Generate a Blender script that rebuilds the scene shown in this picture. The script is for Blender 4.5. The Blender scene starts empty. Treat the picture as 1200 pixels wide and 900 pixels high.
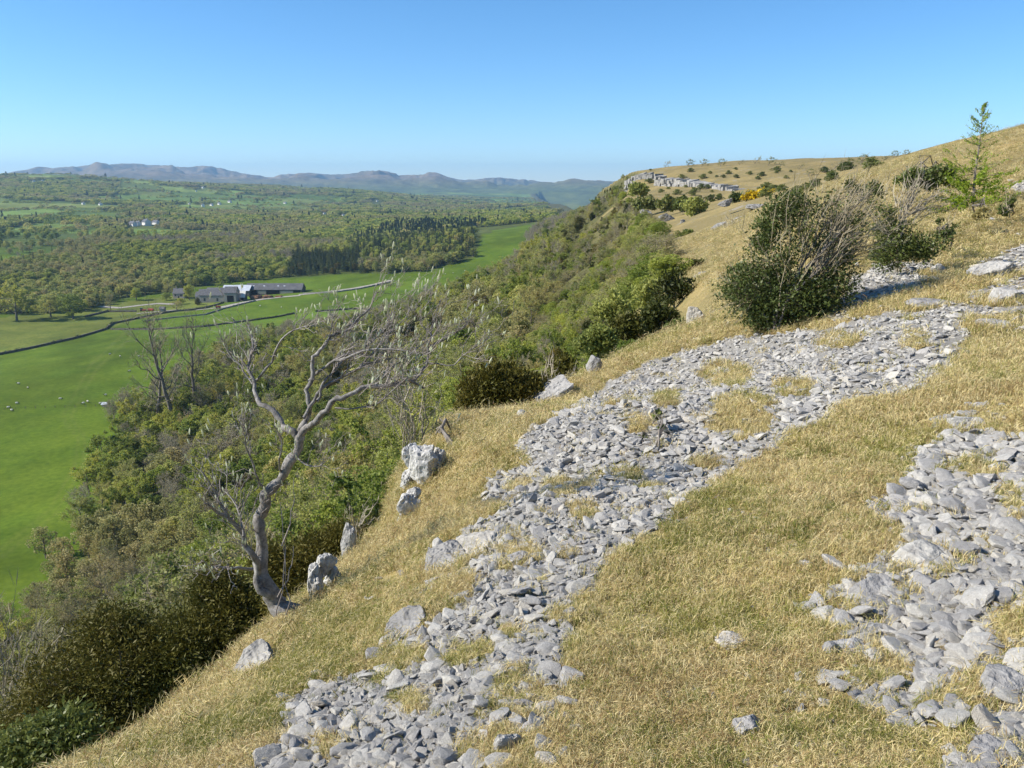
import bpy, bmesh, math, random
import numpy as np
from mathutils import Vector, Matrix, Euler

random.seed(7)
RNG = np.random.default_rng(7)
SC = bpy.context.scene
COL = SC.collection
R = math.radians

# ------------------------------------------------------------------ camera, sky, sun, exposure
# eye at the world origin, looking along +Y and down a little; X to the east, Z up
PITCH = R(14.0)
FPX = 940.0                       # focal length in pixels of a 1200 px wide frame
cam_data = bpy.data.cameras.new('camera')
cam = bpy.data.objects.new('camera', cam_data)
COL.objects.link(cam)
cam.location = (0, 0, 0)
cam.rotation_euler = (math.pi / 2 - PITCH, 0, 0)
cam_data.sensor_width = 36.0
cam_data.lens = FPX / 1200 * 36.0
cam_data.clip_start = 0.05
cam_data.clip_end = 60000.0
SC.camera = cam

SUN_AZ = R(-97.0)                 # from +Y (north) towards +X; negative is west
SUN_EL = R(37.0)
world = bpy.data.worlds.new('World')
SC.world = world
world.use_nodes = True
wn = world.node_tree.nodes
wl = world.node_tree.links
wn.clear()
w_out = wn.new('ShaderNodeOutputWorld')
w_bg = wn.new('ShaderNodeBackground')
w_sky = wn.new('ShaderNodeTexSky')
w_sky.sky_type = 'NISHITA'
w_sky.sun_disc = False
w_sky.sun_elevation = SUN_EL
w_sky.sun_rotation = SUN_AZ
w_sky.altitude = 2000
w_sky.air_density = 1.0
w_sky.dust_density = 0.0
w_sky.ozone_density = 6.0
w_bg.inputs['Strength'].default_value = 0.122
w_hs = wn.new('ShaderNodeHueSaturation')
w_hs.inputs['Saturation'].default_value = 1.12
w_hs.inputs['Hue'].default_value = 0.495
wl.new(w_sky.outputs[0], w_hs.inputs['Color'])
wl.new(w_hs.outputs[0], w_bg.inputs['Color'])
wl.new(w_bg.outputs[0], w_out.inputs['Surface'])

sun_data = bpy.data.lights.new('sun', 'SUN')
sun_data.energy = 5.0
sun_data.angle = R(0.53)
sun_data.color = (1.0, 0.93, 0.82)
sun = bpy.data.objects.new('sun', sun_data)
COL.objects.link(sun)
to_sun = Vector((math.sin(SUN_AZ) * math.cos(SUN_EL), math.cos(SUN_AZ) * math.cos(SUN_EL), math.sin(SUN_EL)))
sun.rotation_euler = to_sun.to_track_quat('Z', 'Y').to_euler()
sun.location = to_sun * 200

SC.view_settings.view_transform = 'Standard'
SC.view_settings.look = 'None'
SC.view_settings.exposure = 0.6
SC.view_settings.gamma = 1.0
SC.view_settings.use_curve_mapping = False
SC.cycles.max_bounces = 4
SC.cycles.adaptive_threshold = 0.02
SC.cycles.diffuse_bounces = 2
SC.cycles.glossy_bounces = 2
SC.cycles.transmission_bounces = 2
SC.cycles.transparent_max_bounces = 4
SC.cycles.volume_bounces = 0
SC.cycles.use_denoising = True
SC.cycles.sample_clamp_indirect = 4.0

# ------------------------------------------------------------------ helpers: projection
CP, SP = math.cos(PITCH), math.sin(PITCH)

def pix(px, py, d):
    """point at depth d (along the view axis) behind pixel px, py of the 1200 x 900 frame"""
    r = (px - 600) / FPX * d
    u = (450 - py) / FPX * d
    return np.array([r, d * CP + u * SP, -d * SP + u * CP])

def proj(x, y, z):
    d = y * CP - z * SP
    u = y * SP + z * CP
    d = np.maximum(d, 1e-3)
    return 600 + FPX * x / d, 450 - FPX * u / d, d

# ------------------------------------------------------------------ helpers: noise
def _hash(ix, iy, seed):
    h = (ix.astype(np.int64) * 374761393 + iy.astype(np.int64) * 668265263 + seed * 974634777) & 0xFFFFFFFF
    h = ((h ^ (h >> 13)) * 1274126177) & 0xFFFFFFFF
    h = (h ^ (h >> 16)) & 0xFFFFFFFF
    return h / 4294967295.0

def vnoise(x, y, seed=0):
    x = np.asarray(x, float); y = np.asarray(y, float)
    ix = np.floor(x); iy = np.floor(y)
    fx = x - ix; fy = y - iy
    fx = fx * fx * fx * (fx * (fx * 6 - 15) + 10)
    fy = fy * fy * fy * (fy * (fy * 6 - 15) + 10)
    a = _hash(ix, iy, seed); b = _hash(ix + 1, iy, seed)
    c = _hash(ix, iy + 1, seed); d = _hash(ix + 1, iy + 1, seed)
    return (a + (b - a) * fx) * (1 - fy) + (c + (d - c) * fx) * fy

def fbm(x, y, octaves=4, seed=0, gain=0.5):
    s = 0.0; a = 1.0; t = 0.0
    ca, sa = math.cos(0.6), math.sin(0.6)
    x = np.asarray(x, float); y = np.asarray(y, float)
    for o in range(octaves):
        s = s + a * (vnoise(x, y, seed + o * 17) * 2 - 1); t += a
        x, y = (x * ca - y * sa) * 2.03 + 11.3, (x * sa + y * ca) * 2.03 - 7.1
        a *= gain
    return s / t

def ridged(x, y, octaves=5, seed=0):
    s = 0.0; a = 1.0; t = 0.0
    ca, sa = math.cos(0.5), math.sin(0.5)
    for o in range(octaves):
        s = s + a * (1 - np.abs(vnoise(x, y, seed + o * 13) * 2 - 1)); t += a
        x, y = (x * ca - y * sa) * 2.07 + 3.3, (x * sa + y * ca) * 2.07 + 5.1
        a *= 0.5
    return s / t

def sstep(a, b, x):
    t = np.clip((np.asarray(x, float) - a) / (b - a), 0, 1)
    return t * t * (3 - 2 * t)

def in_poly(px, py, poly):
    px = np.asarray(px, float); py = np.asarray(py, float)
    inside = np.zeros(px.shape, bool)
    n = len(poly); j = n - 1
    for i in range(n):
        xi, yi = poly[i]; xj, yj = poly[j]
        if yi != yj:
            c = ((yi > py) != (yj > py)) & (px < (xj - xi) * (py - yi) / (yj - yi) + xi)
            inside ^= c
        j = i
    return inside

class TPS:
    """thin plate spline in log-polar plan coordinates of the elevation ratio z / r"""
    def __init__(self, pts, origin, lam=1e-4):
        self.o = origin
        P = np.array(pts, float)
        q, v = self._w(P[:, 0], P[:, 1]), P[:, 2]
        r = self._r(P[:, 0], P[:, 1])
        v = v / r
        n = len(P)
        K = self._k(q, q) + lam * np.eye(n)
        A = np.zeros((n + 3, n + 3))
        A[:n, :n] = K; A[:n, n] = 1; A[:n, n + 1:] = q; A[n, :n] = 1; A[n + 1:, :n] = q.T
        sol = np.linalg.solve(A, np.concatenate([v, np.zeros(3)]))
        self.w, self.c, self.q = sol[:n], sol[n:], q
    def _r(self, x, y):
        return np.sqrt((x - self.o[0]) ** 2 + (y - self.o[1]) ** 2) + 1e-6
    def _w(self, x, y):
        return np.stack([np.arctan2(x - self.o[0], y - self.o[1]), np.log(self._r(x, y))], -1)
    def _k(self, a, b):
        d2 = ((a[:, None, :] - b[None, :, :]) ** 2).sum(-1)
        return 0.5 * d2 * np.log(d2 + 1e-12)
    def __call__(self, x, y):
        x = np.asarray(x, float); y = np.asarray(y, float)
        sh = x.shape; x = x.ravel(); y = y.ravel()
        out = np.empty(len(x))
        for s in range(0, len(x), 40000):
            q = self._w(x[s:s + 40000], y[s:s + 40000])
            out[s:s + 40000] = self._k(q, self.q) @ self.w + self.c[0] + q @ self.c[1:]
        return (out * self._r(x, y)).reshape(sh)

# ------------------------------------------------------------------ the lie of the land
_top = [pix(*p) for p in [
    (600, 900, 2.6), (1200, 900, 2.2), (100, 900, 3.7), (330, 900, 2.95), (900, 900, 2.35), (600, 800, 3.3), (600, 700, 4.4), (600, 600, 6.5), (600, 520, 9.8),
    (200, 840, 4.6), (330, 735, 6.5), (470, 610, 9.5), (540, 492, 15), (610, 485, 16.5), (700, 450, 18), (700, 432, 20.5),
    (800, 388, 24), (850, 360, 27), (400, 800, 4.1), (450, 700, 5.6), (800, 700, 4.2), (800, 800, 3.15),
    (1200, 700, 3.4), (1200, 600, 4.6), (1200, 500, 6.8), (1200, 400, 12), (1200, 320, 19), (1200, 250, 30), (1200, 200, 45), (1200, 155, 62),
    (1000, 650, 4.2), (1000, 500, 7.8), (1000, 400, 13.5), (1000, 330, 20), (1000, 280, 29), (1000, 240, 45), (1100, 200, 58), (1100, 178, 78),
    (800, 560, 7.4), (800, 460, 14.5), (890, 392, 17.5), (1050, 190, 105), (1000, 197, 160), (900, 217, 220), (900, 196, 390), (800, 200, 440),
    (747, 206, 445), (850, 245, 140), (870, 285, 60), (880, 320, 36), (820, 328, 50), (800, 282, 110), (762, 262, 190), (742, 232, 330), (870, 234, 310),
    (750, 222, 415), (1300, 300, 22), (1300, 130, 70), (1300, 600, 4.4), (-50, 990, 2.9)]]
_top = [tuple(p) for p in _top] + [
    (0, 0, -1.62), (-2, -1, -2.1), (2.2, 0, -1.1), (0, -4.5, -1.35), (-2, -4.5, -1.9), (3, -4.5, -0.5), (8, 0, 0.6), (30, 5, 6), (60, 10, 14), (130, 60, 22),
    (300, 300, 22), (200, 420, 13), (85, 640, 3), (250, 700, 12), (110, 1000, -10), (140, 1300, -28), (170, 1700, -45), (400, 1300, -10), (900, 1300, 10), (900, 600, 40), (800, 100, 60)]
TOP = TPS(_top, (0.0, -7.0), 2e-5)

_val = [pix(*p) for p in [
    (0, 690, 204), (110, 540, 299), (150, 460, 396), (250, 400, 525), (540, 375, 620), (290, 352, 790), (0, 420, 520), (0, 375, 680), (0, 330, 900), (0, 300, 1100), (0, 270, 1500),
    (0, 250, 2000), (0, 230, 2800), (0, 206, 4000), (100, 206.5, 4000), (160, 213, 4300), (0, 214, 5600), (150, 216, 6200), (300, 335, 900), (300, 300, 1150), (300, 270, 1700), (300, 250, 2500), (300, 235, 3400),
    (300, 220, 4800), (300, 222, 6500), (420, 225, 5000), (420, 250, 2500), (500, 310, 950), (500, 280, 1400), (500, 260, 2000), (500, 247, 3200), (500, 233, 5000), (590, 308, 930), (640, 263, 1350), (600, 273, 1150), (600, 250, 3300), (600, 240, 5000), (660, 243, 3400), (700, 236, 5000), (700, 233, 7000), (500, 230, 7500),
    (-300, 420, 480), (-300, 300, 1100), (-300, 240, 2600), (-300, 206, 4200), (-300, 212, 6000)]]
_val = [tuple(p) for p in _val] + [(-130, 60, -101), (-150, -60, -100), (-400, 100, -102), (-900, 300, -98), (200, 1800, -60), (300, 2600, -80), (900, 3000, -60), (1500, 5000, -60), (2500, 2500, -40)]
VAL = TPS(_val, (0.0, -60.0), 1e-5)

_ex = np.array([(-2.4, -60), (-2.4, -5), (-2.25, 2), (-2.15, 4), (-2.05, 6), (-1.75, 8), (-1.55, 9.5), (-1.45, 11.5), (-1.2, 14), (-0.6, 16), (0.6, 18), (2.2, 20.6), (5.0, 24.2), (7.0, 27), (9.0, 31),
                (10.8, 45), (14, 70), (20, 110), (26, 160), (33, 215), (43, 300), (52, 380), (63, 440), (75, 470), (80, 640), (105, 1000), (140, 1300), (170, 1700), (260, 2600), (300, 9000)])
_fx = np.array([(-97, -200), (-104, 60), (-110, 170), (-137, 260), (-170, 360), (-178, 490), (-120, 575), (-40, 630), (-12, 800), (4, 930), (22, 1080), (62, 1300), (90, 1700), (150, 2600), (200, 9000)])

def edge_x(y):
    y = np.asarray(y, float)
    return np.interp(y, _ex[:, 1], _ex[:, 0]) + 0.25 * fbm(y * 0.8, y * 0 + 3.1, 3, 5) * np.clip(1 + y * 0.02, 0.5, 6)

def foot_x(y):
    y = np.asarray(y, float)
    return np.interp(y, _fx[:, 1], _fx[:, 0]) + 9 * fbm(y * 0.02, y * 0 + 8.1, 3, 15)

def height(x, y, detail=True):
    x = np.asarray(x, float); y = np.asarray(y, float)
    xe = edge_x(y); xf = foot_x(y)
    s = xe - x                                   # metres west of the edge
    xt = np.maximum(x, xe)
    zt = TOP(xt, y)
    zv = VAL(x, y)
    w = np.maximum(xe - xf, 5.0)
    q = np.clip(s / w, 0, 1.2)
    # a broken little crag at the rim, then an even wooded slope, easing out at the foot
    crag = np.interp(y, [-60, 20, 32, 45, 90, 200, 420, 450, 2000], [5.0, 5.0, 4.0, 1.2, 1.2, 2.5, 7.0, 4.0, 3.0])
    cw = np.interp(y, [-60, 15, 40, 200, 2000], [1.6, 1.8, 5.0, 6.0, 8.0])
    c = sstep(0.0, 1.0, s / cw) * crag + np.clip(s, 0, w) * 0.12
    lin = zt - c + (zv - zt + crag + 0.12 * w) * (1 - (1 - np.clip(q, 0, 1)) ** np.interp(y, [0, 100, 250, 500, 900, 1500], [1.7, 1.75, 2.2, 2.6, 2.3, 1.8]))
    k = 2.5
    low = np.logaddexp(lin / k, zv / k) * k if np.ndim(x) else float(np.logaddexp(lin / k, zv / k) * k)
    low = low - k * math.log(2.0) * sstep(0.7, 1.0, q)
    t = sstep(0.0, 25.0, s)
    z = np.where(s <= 0, zt, lin * (1 - t) + low * t)
    z = np.where(q >= 1.15, np.maximum(zv, 0 * zv + zv), z)
    if detail:
        r = np.sqrt(x * x + y * y)
        onto = 1 - sstep(-0.5, 2.0, s)
        z = z + onto * (0.035 * fbm(x * 1.3, y * 1.3, 4, 2) + 0.16 * fbm(x * 0.22, y * 0.22, 3, 9) * sstep(3, 14, r) + 0.9 * fbm(x * 0.03, y * 0.03, 4, 19) * sstep(40, 160, r))
        sl = sstep(2, 12, s) * (q < 1)
        z = z + sl * (1.6 * fbm(x * 0.06, y * 0.06, 4, 29) + 0.5 * fbm(x * 0.4, y * 0.4, 3, 39))
        far = sstep(1.0, 1.1, q)
        z = z + far * (1.2 * fbm(x * 0.008, y * 0.008, 3, 49) * sstep(150, 400, r) + 16 * fbm(x * 0.0016, y * 0.0016, 4, 59) * sstep(1500, 3200, r))
    return z

def ground_hit(px, py, d0=1.5, d1=9000.0, n=900):
    """where the sight line through a pixel meets the ground"""
    d = np.geomspace(d0, d1, n)
    o = pix(px, py, 1.0)
    P = o[None, :] * d[:, None]
    g = P[:, 2] - height(P[:, 0], P[:, 1], False)
    k = np.nonzero(g < 0)[0]
    if len(k) == 0 or k[0] == 0:
        return P[0 if len(k) else -1]
    a, b = d[k[0] - 1], d[k[0]]
    for _ in range(18):
        m = 0.5 * (a + b); p = o * m
        if p[2] - float(height(np.array([p[0]]), np.array([p[1]]), False)[0]) < 0: b = m
        else: a = m
    p = o * b
    return np.array([p[0], p[1], float(height(np.array([p[0]]), np.array([p[1]]))[0])])

def zat(x, y):
    return float(height(np.array([x], float), np.array([y], float))[0])

# ------------------------------------------------------------------ helpers: objects and meshes
def tag(o, label=None, cat=None, group=None, kind=None):
    if label: o['label'] = label
    if cat: o['category'] = cat
    if group: o['group'] = group
    if kind: o['kind'] = kind
    return o

def link(name, data, parent=None, loc=None, rot=None, scale=None):
    o = bpy.data.objects.new(name, data)
    COL.objects.link(o)
    if parent is not None: o.parent = parent
    if loc is not None: o.location = loc
    if rot is not None: o.rotation_euler = rot
    if scale is not None: o.scale = scale if hasattr(scale, '__len__') else (scale,) * 3
    return o

def empty(name, loc, rotz=0.0, scale=1.0):
    o = link(name, None, None, loc, (0, 0, rotz), scale)
    o.empty_display_size = 0.2
    return o

class MB:
    """gathers vertices and faces; build() makes one mesh"""
    def __init__(s):
        s.v = []; s.f = []; s.m = []; s.n = 0
    def add(s, verts, faces, mat=0):
        verts = np.asarray(verts, float).reshape(-1, 3)
        faces = np.asarray(faces, int)
        s.v.append(verts)
        s.f.append((faces + s.n)); s.m.append(np.full(len(faces), mat, int))
        s.n += len(verts)
    def box(s, lo, hi, mat=0, jitter=0.0):
        x0, y0, z0 = lo; x1, y1, z1 = hi
        v = np.array([(x0, y0, z0), (x1, y0, z0), (x1, y1, z0), (x0, y1, z0), (x0, y0, z1), (x1, y0, z1), (x1, y1, z1), (x0, y1, z1)], float)
        if jitter: v += RNG.normal(0, jitter, v.shape)
        s.add(v, [(0, 3, 2, 1), (4, 5, 6, 7), (0, 1, 5, 4), (1, 2, 6, 5), (2, 3, 7, 6), (3, 0, 4, 7)], mat)
    def tube(s, pts, rad, sides=6, mat=0, cap=True):
        pts = np.asarray(pts, float); n = len(pts)
        rad = np.broadcast_to(np.asarray(rad, float), (n,))
        t = np.gradient(pts, axis=0)
        t /= np.linalg.norm(t, axis=1, keepdims=True) + 1e-9
        ref = np.array([0.31, 0.87, 0.38]) if abs(t[0] @ np.array([0.31, 0.87, 0.38])) < 0.9 else np.array([1.0, 0, 0])
        a = np.cross(t, ref); a /= np.linalg.norm(a, axis=1, keepdims=True) + 1e-9
        b = np.cross(t, a)
        ang = np.arange(sides) * 2 * math.pi / sides
        v = pts[:, None, :] + rad[:, None, None] * (np.cos(ang)[None, :, None] * a[:, None, :] + np.sin(ang)[None, :, None] * b[:, None, :])
        i = np.arange(n - 1)[:, None] * sides; j = np.arange(sides)[None, :]; k = (j + 1) % sides
        f = np.stack([i + j, i + k, i + sides + k, i + sides + j], -1).reshape(-1, 4)
        s.add(v.reshape(-1, 3), f, mat)
        if cap:
            c = s.n
            s.add(np.array([pts[-1] + t[-1] * rad[-1]]), np.zeros((0, 4), int), mat)
            base = c - sides
            s.f.append(np.array([(base + q, base + (q + 1) % sides, c) for q in range(sides)])); s.m.append(np.full(sides, mat, int))
    def quads(s, C, A, B, mat=0, fold=0.0):
        """leaf shaped rhombi: centres C, long half axes A, short half axes B"""
        n = len(C)
        v = np.stack([C - A, C + B, C + A, C - B], 1).reshape(-1, 3)
        f = np.arange(n * 4).reshape(-1, 4)
        s.add(v, f, mat)
    def mesh(s, name, mats, smooth=False):
        me = bpy.data.meshes.new(name)
        V = np.concatenate(s.v) if s.v else np.zeros((0, 3))
        faces = [f for f in s.f if len(f)]
        mm = [m for f, m in zip(s.f, s.m) if len(f)]
        me.vertices.add(len(V)); me.vertices.foreach_set('co', V.astype(np.float32).ravel())
        nl = sum(f.size for f in faces); nf = sum(len(f) for f in faces)
        if nf:
            me.loops.add(nl); me.polygons.add(nf)
            me.loops.foreach_set('vertex_index', np.concatenate([f.ravel() for f in faces]).astype(np.int32))
            tot = np.concatenate([np.full(len(f), f.shape[1]) for f in faces])
            st = np.concatenate([[0], np.cumsum(tot)[:-1]])
            me.polygons.foreach_set('loop_start', st.astype(np.int32))
            try: me.polygons.foreach_set('loop_total', tot.astype(np.int32))
            except Exception: pass
            me.polygons.foreach_set('material_index', np.concatenate(mm).astype(np.int32))
            me.polygons.foreach_set('use_smooth', np.full(nf, smooth))
        for m in (mats if isinstance(mats, (list, tuple)) else [mats]): me.materials.append(m)
        me.update(calc_edges=True); me.validate()
        return me
    def build(s, name, mats, parent=None, loc=None, smooth=False, rot=None):
        return link(name, s.mesh(name, mats, smooth), parent, loc, rot)

def rand_dirs(n, rng=RNG):
    v = rng.normal(0, 1, (n, 3))
    return v / (np.linalg.norm(v, axis=1, keepdims=True) + 1e-9)

def perp(A, rng=RNG):
    b = np.cross(A, rand_dirs(len(A), rng))
    return b / (np.linalg.norm(b, axis=1, keepdims=True) + 1e-9)

# ------------------------------------------------------------------ materials
def new_mat(name):
    m = bpy.data.materials.new(name); m.use_nodes = True
    nt = m.node_tree; nt.nodes.clear()
    out = nt.nodes.new('ShaderNodeOutputMaterial')
    return m, nt, out

def ramp(nt, fac, stops):
    r = nt.nodes.new('ShaderNodeValToRGB')
    el = r.color_ramp.elements
    while len(el) > 1: el.remove(el[-1])
    el[0].position = stops[0][0]; el[0].color = (*stops[0][1], 1)
    for p, c in stops[1:]:
        e = el.new(p); e.color = (*c, 1)
    nt.links.new(fac, r.inputs[0])
    return r.outputs[0]

def noise(nt, scale, detail=4, rough=0.55, coord='Object', w=None):
    tc = nt.nodes.new('ShaderNodeTexCoord')
    n = nt.nodes.new('ShaderNodeTexNoise')
    n.inputs['Scale'].default_value = scale; n.inputs['Detail'].default_value = detail; n.inputs['Roughness'].default_value = rough
    nt.links.new(tc.outputs[coord], n.inputs['Vector'])
    return n.outputs[0]

def mixc(nt, fac, a, b, mode='MIX'):
    m = nt.nodes.new('ShaderNodeMix'); m.data_type = 'RGBA'; m.blend_type = mode
    for sock, v in ((m.inputs[0], fac), (m.inputs[6], a), (m.inputs[7], b)):
        if isinstance(v, (int, float)): sock.default_value = v
        elif isinstance(v, tuple): sock.default_value = (*v, 1)
        else: nt.links.new(v, sock)
    return m.outputs[2]

def math_n(nt, op, a, b=None):
    m = nt.nodes.new('ShaderNodeMath'); m.operation = op
    for sock, v in ((m.inputs[0], a), (m.inputs[1], b)):
        if v is None: continue
        if isinstance(v, (int, float)): sock.default_value = v
        else: nt.links.new(v, sock)
    return m.outputs[0]

def bsdf(nt, out, color, rough=0.8, spec=0.2, bump=None, bump_dist=0.01, bump_str=0.6, trans=None):
    b = nt.nodes.new('ShaderNodeBsdfPrincipled')
    if isinstance(color, tuple): b.inputs['Base Color'].default_value = (*color, 1)
    else: nt.links.new(color, b.inputs['Base Color'])
    b.inputs['Roughness'].default_value = rough
    b.inputs['Specular IOR Level'].default_value = spec
    if bump is not None:
        bp = nt.nodes.new('ShaderNodeBump'); bp.inputs['Strength'].default_value = bump_str; bp.inputs['Distance'].default_value = bump_dist
        nt.links.new(bump, bp.inputs['Height']); nt.links.new(bp.outputs[0], b.inputs['Normal'])
    if trans:
        t = nt.nodes.new('ShaderNodeBsdfTranslucent')
        if isinstance(color, tuple): t.inputs['Color'].default_value = (*color, 1)
        else: nt.links.new(color, t.inputs['Color'])
        mx = nt.nodes.new('ShaderNodeMixShader'); mx.inputs[0].default_value = trans
        nt.links.new(b.outputs[0], mx.inputs[1]); nt.links.new(t.outputs[0], mx.inputs[2])
        nt.links.new(mx.outputs[0], out.inputs['Surface'])
    else:
        nt.links.new(b.outputs[0], out.inputs['Surface'])
    return b

def leaf_mat(name, stops, trans=0.25, rough=0.6, spec=0.25, patch=0.5):
    """leaf colour varies from plant to plant (object random) and through the crown (noise)"""
    m, nt, out = new_mat(name)
    oi = nt.nodes.new('ShaderNodeObjectInfo')
    n = noise(nt, patch, 3)
    f = math_n(nt, 'ADD', math_n(nt, 'MULTIPLY', oi.outputs['Random'], 0.8), math_n(nt, 'MULTIPLY', math_n(nt, 'SUBTRACT', n, 0.34), 0.8))
    bsdf(nt, out, ramp(nt, f, stops), rough, spec, trans=trans)
    return m

def plain_mat(name, c0, c1, scale=3.0, rough=0.8, spec=0.2, bump_dist=0.0, coord='Object', bscale=None):
    m, nt, out = new_mat(name)
    n = noise(nt, scale, 5, 0.6, coord)
    col = ramp(nt, n, [(0.3, c0), (0.7, c1)])
    bn = noise(nt, bscale or scale * 3, 6, 0.65, coord) if bump_dist else None
    bsdf(nt, out, col, rough, spec, bump=bn, bump_dist=bump_dist)
    return m

def rock_mat(name, scale, dark=(0.13, 0.125, 0.12), mid=(0.34, 0.335, 0.325), light=(0.52, 0.51, 0.49), bump_dist=0.01, lichen=0.35, randomise=True):
    m, nt, out = new_mat(name)
    n1 = noise(nt, scale, 6, 0.62)
    n2 = noise(nt, scale * 6, 5, 0.7)
    col = ramp(nt, n1, [(0.22, dark), (0.42, mid), (0.72, light)])
    col = mixc(nt, 0.45, col, ramp(nt, n2, [(0.32, dark), (0.6, light)]))
    if lichen:
        n3 = noise(nt, scale * 2.3, 4, 0.7)
        fac = math_n(nt, 'MULTIPLY', ramp(nt, n3, [(0.56, (0, 0, 0)), (0.66, (1, 1, 1))]), lichen)
        col = mixc(nt, fac, col, (0.62, 0.60, 0.54))
    if randomise:
        oi = nt.nodes.new('ShaderNodeObjectInfo')
        v = ramp(nt, oi.outputs['Random'], [(0.0, (0.72, 0.72, 0.75)), (0.5, (0.96, 0.96, 0.97)), (0.9, (1.1, 1.09, 1.06)), (1.0, (1.05, 1.0, 0.92))])
        col = mixc(nt, 1.0, col, v, 'MULTIPLY')
    v = nt.nodes.new('ShaderNodeTexVoronoi'); v.feature = 'DISTANCE_TO_EDGE'; v.inputs['Scale'].default_value = scale * 1.3
    tc = nt.nodes.new('ShaderNodeTexCoord'); nt.links.new(tc.outputs['Object'], v.inputs['Vector'])
    crack = ramp(nt, v.outputs['Distance'], [(0.0, (0, 0, 0)), (0.05, (1, 1, 1))])
    hb = math_n(nt, 'ADD', math_n(nt, 'MULTIPLY', n2, 1.4), math_n(nt, 'ADD', math_n(nt, 'MULTIPLY', crack, 0.25), math_n(nt, 'MULTIPLY', n1, 1.5)))
    bsdf(nt, out, col, 0.88, 0.15, bump=hb, bump_dist=bump_dist, bump_str=0.8)
    return m

# ------------------------------------------------------------------ instancing for the uncountable
def scatter(name, protos, P, rot, scale, idx, label, cat, mats=None):
    """ONE stuff object: geometry nodes set copies of the prototype meshes on the points P"""
    me = bpy.data.meshes.new(name)
    me.vertices.add(len(P)); me.vertices.foreach_set('co', np.asarray(P, np.float32).ravel())
    for nm, typ, arr in (('rot', 'FLOAT_VECTOR', rot), ('scl', 'FLOAT_VECTOR', scale)):
        a = me.attributes.new(nm, typ, 'POINT'); a.data.foreach_set('vector', np.asarray(arr, np.float32).ravel())
    a = me.attributes.new('idx', 'INT', 'POINT'); a.data.foreach_set('value', np.asarray(idx, np.int32))
    me.update()
    o = link(name, me)
    c = bpy.data.collections.new(name + '_kinds')
    for k, p in enumerate(protos):
        c.objects.link(bpy.data.objects.new('%s_kind_%02d' % (name, k), p))
    g = bpy.data.node_groups.new(name, 'GeometryNodeTree')
    g.interface.new_socket('Geometry', in_out='INPUT', socket_type='NodeSocketGeometry')
    g.interface.new_socket('Geometry', in_out='OUTPUT', socket_type='NodeSocketGeometry')
    N = g.nodes; L = g.links
    gi = N.new('NodeGroupInput'); go = N.new('NodeGroupOutput')
    ci = N.new('GeometryNodeCollectionInfo'); ci.inputs['Collection'].default_value = c
    ci.inputs['Separate Children'].default_value = True; ci.inputs['Reset Children'].default_value = True
    ip = N.new('GeometryNodeInstanceOnPoints'); ip.inputs['Pick Instance'].default_value = True
    def attr(nm, typ):
        n = N.new('GeometryNodeInputNamedAttribute'); n.data_type = typ; n.inputs['Name'].default_value = nm
        return [s for s in n.outputs if s.enabled and s.name == 'Attribute'][0]
    e2r = N.new('FunctionNodeEulerToRotation')
    L.new(gi.outputs[0], ip.inputs['Points']); L.new(ci.outputs[0], ip.inputs['Instance'])
    L.new(attr('rot', 'FLOAT_VECTOR'), e2r.inputs[0]); L.new(e2r.outputs[0], ip.inputs['Rotation'])
    L.new(attr('scl', 'FLOAT_VECTOR'), ip.inputs['Scale']); L.new(attr('idx', 'INT'), ip.inputs['Instance Index'])
    L.new(ip.outputs[0], go.inputs[0])
    md = o.modifiers.new('scatter', 'NODES'); md.node_group = g
    tag(o, label, cat, kind='stuff')
    return o
# ------------------------------------------------------------------ scree, seen as plots of the near hillside (outlines given by sight lines to the ground)
SCREE = [
    [(1132, 352), (1135, 385), (1122, 430), (1060, 462), (1000, 470), (935, 512), (880, 545), (830, 578), (762, 622), (718, 655), (682, 700), (674, 740), (664, 775), (670, 805), (652, 842), (612, 882), (590, 910), (575, 960), (240, 960), (300, 905), (335, 868), (330, 825), (372, 800), (420, 788), (470, 776), (520, 768), (505, 752), (452, 752), (462, 733), (512, 716), (560, 688), (548, 668), (500, 662), (512, 645), (540, 628), (562, 612), (580, 592), (562, 584), (590, 560), (622, 545), (603, 512), (652, 488), (700, 457), (742, 432), (800, 411), (870, 395), (960, 386), (1040, 366)],
    [(960, 372), (985, 348), (992, 322), (1040, 308), (1096, 306), (1104, 322), (1070, 340), (1020, 352), (985, 372)],
    [(930, 712), (985, 690), (1002, 672), (1062, 642), (1072, 612), (1010, 606), (1060, 575), (1078, 530), (1135, 490), (1160, 500), (1215, 520), (1260, 600), (1240, 690), (1175, 705), (1150, 735), (1148, 790), (1110, 812), (1062, 832), (1038, 812), (1085, 788), (1050, 770), (968, 766), (1000, 745)],
    [(1190, 770), (1260, 720), (1270, 960), (1120, 960), (1100, 880), (1160, 850)],
    [(1140, 312), (1172, 298), (1200, 285), (1260, 260), (1270, 300), (1200, 322), (1160, 332)],
    [(1108, 352), (1160, 335), (1215, 322), (1280, 330), (1280, 350), (1215, 362), (1150, 372), (1120, 366)],
    [(1142, 382), (1190, 372), (1220, 380), (1190, 392)],
    [(1168, 222), (1200, 212), (1240, 214), (1200, 226)],
    [(395, 610), (420, 600), (418, 640), (398, 650)]]
LOOSE = [[(570, 572), (610, 560), (705, 600), (705, 660), (660, 720), (650, 790), (520, 800), (410, 800), (440, 745), (500, 690), (488, 640), (540, 618)], [(960, 690), (1000, 640), (1060, 560), (1110, 480), (1180, 480), (1210, 560), (1210, 760), (1120, 850), (1040, 850), (950, 780), (900, 730)], [(560, 900), (600, 820), (660, 800), (680, 850), (640, 930), (560, 940)], [(250, 920), (310, 850), (380, 780), (420, 790), (340, 940)]]   # turf strewn with stones round the scree
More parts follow.
